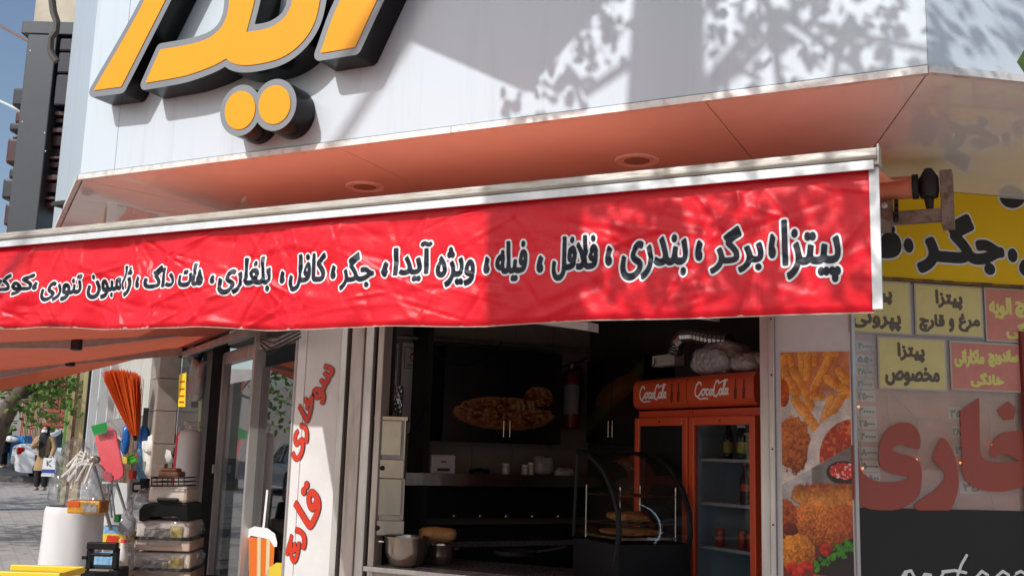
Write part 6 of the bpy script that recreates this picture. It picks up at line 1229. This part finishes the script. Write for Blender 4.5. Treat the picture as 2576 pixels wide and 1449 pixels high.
def make_person(fp, hgt, label, coat, facing, bag, arm_up=True):
    t = thing('person', fp, label, 'person', 'people on the pavement'); k = hgt/1.65; fx = nrm(facing); rx = np.cross(fx, UP)        # rx: her right
    p = lambda r, f, z: fp+rx*r*k+fx*f*k+UP*z*k
    J = [(p(0, 0, .92), (.14*k, .11*k)), (p(0, 0, 1.15), (.135*k, .10*k)), (p(0, 0, 1.34), (.15*k, .10*k)), (p(0, .01, 1.43), .055*k), (p(0, .02, 1.50), .065*k), (p(0, .025, 1.57), (.082*k, .09*k)), (p(0, .02, 1.64), .06*k),
         (p(.19, 0, 1.36), .06*k), (p(.24, .08, 1.12), .05*k), (p(.12, .26, 1.22), .04*k), (p(.05, .27, 1.33), .035*k), (p(-.19, 0, 1.36), .06*k), (p(-.25, .02, 1.10), .05*k), (p(-.24, .12, .90), .04*k), (p(-.23, .15, .84), .035*k),
         (p(.09, 0, .85), .09*k), (p(.09, .03, .48), .06*k), (p(.09, 0, .08), .045*k), (p(.09, .10, .04), .035*k), (p(-.09, 0, .85), .09*k), (p(-.09, .0, .48), .06*k), (p(-.09, -.05, .08), .045*k), (p(-.09, .06, .04), .035*k)]
    E_ = [(0, 1), (1, 2), (2, 3), (3, 4), (4, 5), (5, 6), (2, 7), (7, 8), (8, 9), (9, 10), (2, 11), (11, 12), (12, 13), (13, 14), (0, 15), (15, 16), (16, 17), (17, 18), (0, 19), (19, 20), (20, 21), (21, 22)]
    skin('body', J, E_, 'skin', t)
    # clothes: trousers, coat, sleeves, headscarf, mask, shoes
    tr_ = MB()
    for s, o in ((.09, 0), (-.09, -.04)): tr_.tube([p(s, 0, .9), p(s, .03, .5), p(s, o, .12)], [.12*k, .085*k, .075*k], 12)
    tr_.build('trousers', 'cloth_black', t, smooth=True)
    ct = MB(); rr = [(.21, .52), (.20, .75), (.185, .95), (.18, 1.1), (.20, 1.28), (.19, 1.38), (.10, 1.44)]
    ct.lathe(p(0, 0, 0), [(r*k, z*k) for r, z in rr], 18, UP, rx, 1.0, .75); ct.tube([p(.16, 0, 1.37), p(.25, .06, 1.12), p(.13, .25, 1.21)], [.085*k, .075*k, .055*k], 10); ct.tube([p(-.16, 0, 1.37), p(-.26, .01, 1.10), p(-.245, .11, .91)], [.085*k, .075*k, .055*k], 10); ct.build('coat', coat, t, smooth=True, angle=60)
    hs = MB(); hs.lathe(p(0, .0, 1.36), [(.17*k, 0), (.13*k, .06*k), (.105*k, .10*k), (.118*k, .17*k), (.122*k, .22*k), (.10*k, .28*k), (.05*k, .315*k), (0, .32*k)], 16, UP, rx, 1, 1.02); hs.prism([p(-.07, .155, .85), p(.06, .155, .88), p(.10, .16, 1.38), p(-.10, .16, 1.38)], fx*.03); hs.build('headscarf', 'cloth_black', t, smooth=True, angle=60)
    fc = MB(); fc.lathe(p(0, .085, 1.565), [(0, .048*k), (.04*k, .045*k), (.072*k, .02*k), (.078*k, 0)], 14, fx, rx, .9, 1.1); fc.build('face', 'skin', t, smooth=True)
    mk = MB(); mk.sheet(lambda a, b: p((a-.5)*.14, .10+.055*math.cos((a-.5)*2.4)*math.sin(.5+2.1*b), 1.49+.075*b), 8, 6); mk.build('mask', 'mask_white', t, smooth=True)
    sh_m = MB()
    for s, o in ((.09, .05), (-.09, .01)): sh_m.box(p(s, o, .04), rx*.045*k, fx*.13*k, UP*.035*k)
    sh_m.build('shoes', 'shoe', t, bevel=.02)
    if bag:
        b = thing('shopping_bag', p(-.24, .16, .42), 'white paper shopping bag with a blue band held by the walker', 'bag'); A = p(-.24, .16, .63)
        MB().prism([A-rx*.17*k-UP*.25*k, A+rx*.17*k-UP*.25*k, A+rx*.15*k+UP*.22*k, A-rx*.15*k+UP*.22*k], fx*.07).build('bag', 'bag_white', b); MB().box(A-UP*.13*k+fx*.072, rx*.165*k, fx*.003, UP*.06*k).build('blue_band', 'bag_blue', b); MB().box(A-UP*.18*k+fx*.076, rx*.15*k, fx*.002, UP*.012*k).build('white_line', 'bag_white', b)
        f = Field((-.12, -.02), (.12, .2), .01); f.strokes([[(-.04, .02), (-.06, .15)], [(-.05, .08), (.05, .16)], [(-.05, .08), (.06, .0)]], .012); iso_mb(f.iso(0)[0], lambda x, z: A-rx*x*k+UP*z*k+fx*.074).build('logo', 'slab_grey', b); MB().tube([A-rx*.06+UP*.2, A-rx*.03+UP*.27, A+rx*.03+UP*.27, A+rx*.06+UP*.2], .008, 5).build('handle', 'bag_white', b)
    return t
fp = g5z(265, 880, 26.5); make_person(fp, 1.66, 'woman walking in a tan coat, black headscarf and white mask', 'coat_tan', -FWD*1+RX*.1, True)
fp2 = g5z(20, 690, 36); make_person(V(fp2[0], fp2[1], fp2[2]-.2), 1.7, 'person in dark clothes at the far left behind the tree', 'cloth_black', FWD*.3-RX, False)
# --- trees
mat('leaf_far', (.15, .26, .05), .5, var=.5, vscale=2, transl=.4); mat('leaf_pale', (.30, .40, .12), .5, transl=.4)
def make_tree(base, pts, rs, clusters, nleaf, L, label, m='leaf_far', grp='street trees'):
    t = thing('street_tree', base, label, 'tree', grp); tb = MB(); tb.tube(pts, rs, 12); lb = MB(); i = 0
    for c, s in clusters:
        j = rng.integers(len(pts)//2, len(pts)); q = pts[j]; tb.tube([q, (q+c)/2+rng.normal(0, .1, 3), c], [rs[j]*.35, rs[j]*.2, .015], 6)
        for _ in range(nleaf): p = c+rng.normal(0, s, 3); leaf_mesh(lb, p, rng.normal(0, 1, 3)+V(0, 0, -.4), rng.normal(0, .7, 3)+UP*.6, L*rng.uniform(.7, 1.3), L*rng.uniform(.5, .9))
    tb.build('trunk', 'bark', t, smooth=True); lb.build('crown', m, t); return t
DTt = 21.
tp_ = [V(*g5z(-120, 900, DTt)[:2], .1), g5z(-60, 600, DTt), g5z(0, 440, DTt), g5z(85, 290, DTt), g5z(165, 190, DTt), g5z(230, 60, DTt), g5z(300, -80, DTt)]
cls = [(g5z(x, y, DTt+rng.uniform(-.6, 1.)), .28) for x, y in ((20, 240), (60, 290), (120, 330), (200, 230), (240, 160), (300, 200), (350, 150), (350, 250), (370, 180), (380, 140), (330, 120), (250, 270), (100, 140), (30, 330), (370, 280), (200, 120), (390, 320), (140, 230), (360, 200))]
make_tree(tp_[0], tp_, [.24, .22, .20, .17, .15, .12, .08], cls, 34, .14, 'leaning street tree with bright leaves beside the far road')
for q, k, s in ((9, 5.6, 1), (17, 5.8, 2), (25, 5.4, 3), (34, 5.6, 4)):
    B = Lw+aL*q+nL*k; B = V(B[0], B[1], gz(B)); pts = [B+V(0, 0, -.1), B+V(.05, .1, 1.5), B+V(.1, 0, 3), B+V(.2, .2, 4.5), B+V(.1, .3, 6)]
    cl2 = [(B+V(0, 0, 4.6)+rng.normal(0, 1, 3)*V(1.3, 1.3, .8), .5) for _ in range(22)]; make_tree(B, pts, [.2, .17, .15, .11, .06], cl2, 40, .2, ('kerb tree nearest the shop, out of the picture', 'second kerb tree from the shop along the side road', 'third kerb tree from the shop along the side road', 'kerb tree farthest along the side road')[s-1])
# --- brick house and coloured fence behind the car
mat('brick', (.34, .09, .055), .8, var=.3, vscale=6); mat('mortar', (.30, .22, .18), .9); mat('fence_orange', (.72, .20, .07), .6, var=.1); mat('fence_yellow', (.62, .52, .30), .6); mat('fence_green', (.10, .34, .18), .6)
DH = 44.; hb = thing('brick_house', V(*g5z(360, 600, DH)[:2], 0), 'red brick house wall behind the parked car', 'building')
A, B = g5z(262, 560, DH), g5z(560, 60, DH); w = np.dot(B-A, RX); hz_ = B[2]; A0 = V(A[0], A[1], .3)
MB().box(A0+RX*w/2+UP*(hz_+2)/2+FWD*.25, RX*w/2, FWD*.2, UP*(hz_+2)/2).build('wall', 'mortar', hb)
bm_ = None; bw, bh = .62, .20; z00 = g5z(300, 470, DH)[2]-A0[2]
for j in range(13):
    for i in range(int(w/bw)+1):
        c = A0+RX*(i*bw+bw/2-(bw/2 if j % 2 else 0)+.16)+UP*(z00+j*bh)+FWD*.035
        if np.dot(c-A0, RX) > w-.2: continue
        if bm_ is None: ob = MB().box(OFF[hb], RX*(bw/2-.03), FWD*.03, UP*(bh/2-.025)).build('brick', 'brick', hb); bm_ = ob.data
        else: ob = bpy.data.objects.new('brick', bm_); C.objects.link(ob); ob.parent = hb
        ob.location = Vector(c-OFF[hb])
DFc = 40.; fc_ = thing('striped_fence', V(*g5z(205, 530, DFc)[:2], .3), 'orange and yellow slatted fence left of the brick house', 'fence')
for i in range(13):
    x = 132+i*11; A, B = g5z(x, 530, DFc), g5z(x+8, 325+rng.uniform(-6, 6), DFc); w = np.dot(B-A, RX); MB().box(A+RX*w/2+UP*(B[2]-A[2]-.4)/2, RX*w/2, FWD*.04, UP*((B[2]-A[2])/2+.5)).build('slat', ('fence_orange', 'fence_orange', 'fence_yellow', 'fence_orange', 'fence_green', 'fence_yellow')[i % 6], fc_)
mat('wall_grey', (.32, .30, .29), .8, var=.2, vscale=1)
DK = 60.; solo(MB().box(V(*g5z(100, 500, DK)[:2], 2.)-RX*4, RX*22, FWD*.3, UP*4.), 'far_wall', 'wall_grey', 'dull grey far wall closing the street behind the tree', 'wall')
t = thing('blue_crate', g5z(142, 560, 36.5), 'blue plastic crate beside the parked car', 'crate'); A, B = g5z(95, 562, 36.5), g5z(190, 515, 36.5); w = np.dot(B-A, RX); mat('crate_blue', (.03, .25, .62), .5)
for i in range(6): MB().box(A+RX*w*(i+.5)/6+UP*(B[2]-A[2])/2, RX*w/14, FWD*.3, UP*(B[2]-A[2])/2).build('crate_rib', 'crate_blue', t)
MB().box(A+RX*w/2+UP*.02-UP*.3, RX*w/2, FWD*.32, UP*.3).build('base', 'crate_blue', t)
for x, y, s, lb in ((84, 560, .22, 'white sack beside the blue crate'),): lump('white_sack', g5z(x, y, 36), RX*s, FWD*s*.7, UP*s*.5, 'sheet_white', lb, 'sack', 97, .2, 'sacks at the far kerb')
# ================================================================ the street tree in front of the shop, whose crown shades the front
rng = np.random.default_rng(23)
tr = thing('street_tree', (-2.75, -1.3, 0), 'leafy street tree whose branches shade the shop front', 'tree')
Pb = onv(1340, 620, AV)+SUNV*4.7
trunk = [V(-2.75, -1.3, -.1), V(-2.75, -1.2, 1.2), V(-2.72, -.9, 2.8), Pb-V(.02, .25, 1.1), Pb, Pb+V(.12, .3, 1.2), Pb+V(.3, .8, 2.4), Pb+V(.5, 1.2, 3.6)]
mb = MB(); mb.tube(trunk, [.30, .25, .23, .215, .20, .19, .15, .1], 14)
def branch(p, q, r, n=5):
    p, q = np.asarray(p), np.asarray(q); L = np.linalg.norm(q-p); pts = [p+(q-p)*i/n+(rng.normal(0, .05*L, 3) if 0 < i < n else 0)+UP*.08*L*math.sin(math.pi*i/n) for i in range(n+1)]
    mb.tube(pts, list(np.linspace(r, r*.3, n+1)), 7); return pts
lm = MB(); ends = []
def fas(px, py): return onv(px, py, FV)
targets = []
# leaf clusters: chosen by where their shade falls on the front (fascia patches in the photograph)
for k in range(46):
    px, py = rng.uniform(1690, 3300), rng.uniform(-900, 330); P = fas(px, py)
    targets.append((P+SUNV*rng.uniform(2.2, 4.6), .27, 30))
for px, py, s, n in ((1330, 270, .1, 16), (1310, 300, .07, 12), (1420, 210, .09, 14), (1450, 120, .1, 18), (1480, 60, .1, 18), (1520, 20, .1, 18), (1560, 60, .1, 16), (1400, 250, .08, 10), (1600, 30, .12, 20), (1380, 40, .12, 20), (1350, 100, .1, 12), (1900, 200, .14, 26), (2200, 40, .12, 22), (2000, 100, .12, 24), (2150, 170, .12, 22), (2290, 120, .14, 22), (2280, 200, .12, 18), (1860, 60, .12, 22), (2060, 30, .1, 14), (2100, 220, .1, 16)):
    targets.append((fas(px, py)+SUNV*rng.uniform(2.6, 3.6), s, n))
for k in range(40):
    px, py = rng.uniform(1480, 2260), rng.uniform(350, 800); targets.append((onv(px, py, AV)+SUNV*rng.uniform(2.6, 4.5), .10, 13))
top = trunk[5]
for T, s, n in targets:
    if rng.uniform() < .14: branch(trunk[rng.integers(4, 8)]+rng.normal(0, .05, 3), T, .03)
    for i in range(n):
        p = T+rng.normal(0, s, 3)*V(1, 1, .8); d = rng.normal(0, 1, 3)+V(0, 0, -.5); nn = rng.normal(0, .6, 3)+UP*.5; L = rng.uniform(.05, .085); leaf_mesh(lm, p, d, nn, L, L*.75)
mb.build('trunk', 'bark', tr, smooth=True); lm.build('crown', 'leaf', tr)
# a twig of it hanging into the picture at the right edge
tw = at(2585, 120, 1.9); t2 = MB(); t2.tube([tw+V(.5, -.2, .7), tw+V(.15, 0, .25), tw+V(.02, 0, .02)], [.006, .004, .002], 6)
l2 = MB()
for dx, dz, L in ((-.004, .0, .062), (.05, .09, .07), (.09, .18, .07), (.03, .05, .05)):
    leaf_mesh(l2, tw+V(dx, 0, dz), V(.25, 0, -1), V(-.3, -1, .2), L, L*.7)
t2.build('twig', 'bark', tr); l2.build('twig_leaves', 'leaf', tr)
# tarpaulin added out of view, its corner shapes the shade on the fascia
def sh(px, py, s): return fas(px, py)+SUNV*s
tip = sh(1324, 234, 3.)
tp = [tip, tip+V(-.80, 0, .435), tip+V(-.62, 0, 1.3), tip+V(1.3, 0, 1.35), tip+V(.92, 0, .90)]
mat('tarp', (.3, .32, .3), .7)
solo(MB().prism(tp, (0, .004, .001)), 'tarpaulin', 'tarp', 'grey tarpaulin strung up high before the fascia', 'tarpaulin')
q1, q2 = sh(1022, 104, 9.), sh(854, 358, 9.); mat('cable', (.02, .02, .02), .6)
solo(MB().tube([q1+(q1-q2)*k for k in (-16, -8, -2, 4, 10, 20)], .035, 6), 'power_cable', 'cable', 'thick black power cable high over the street', 'cable')
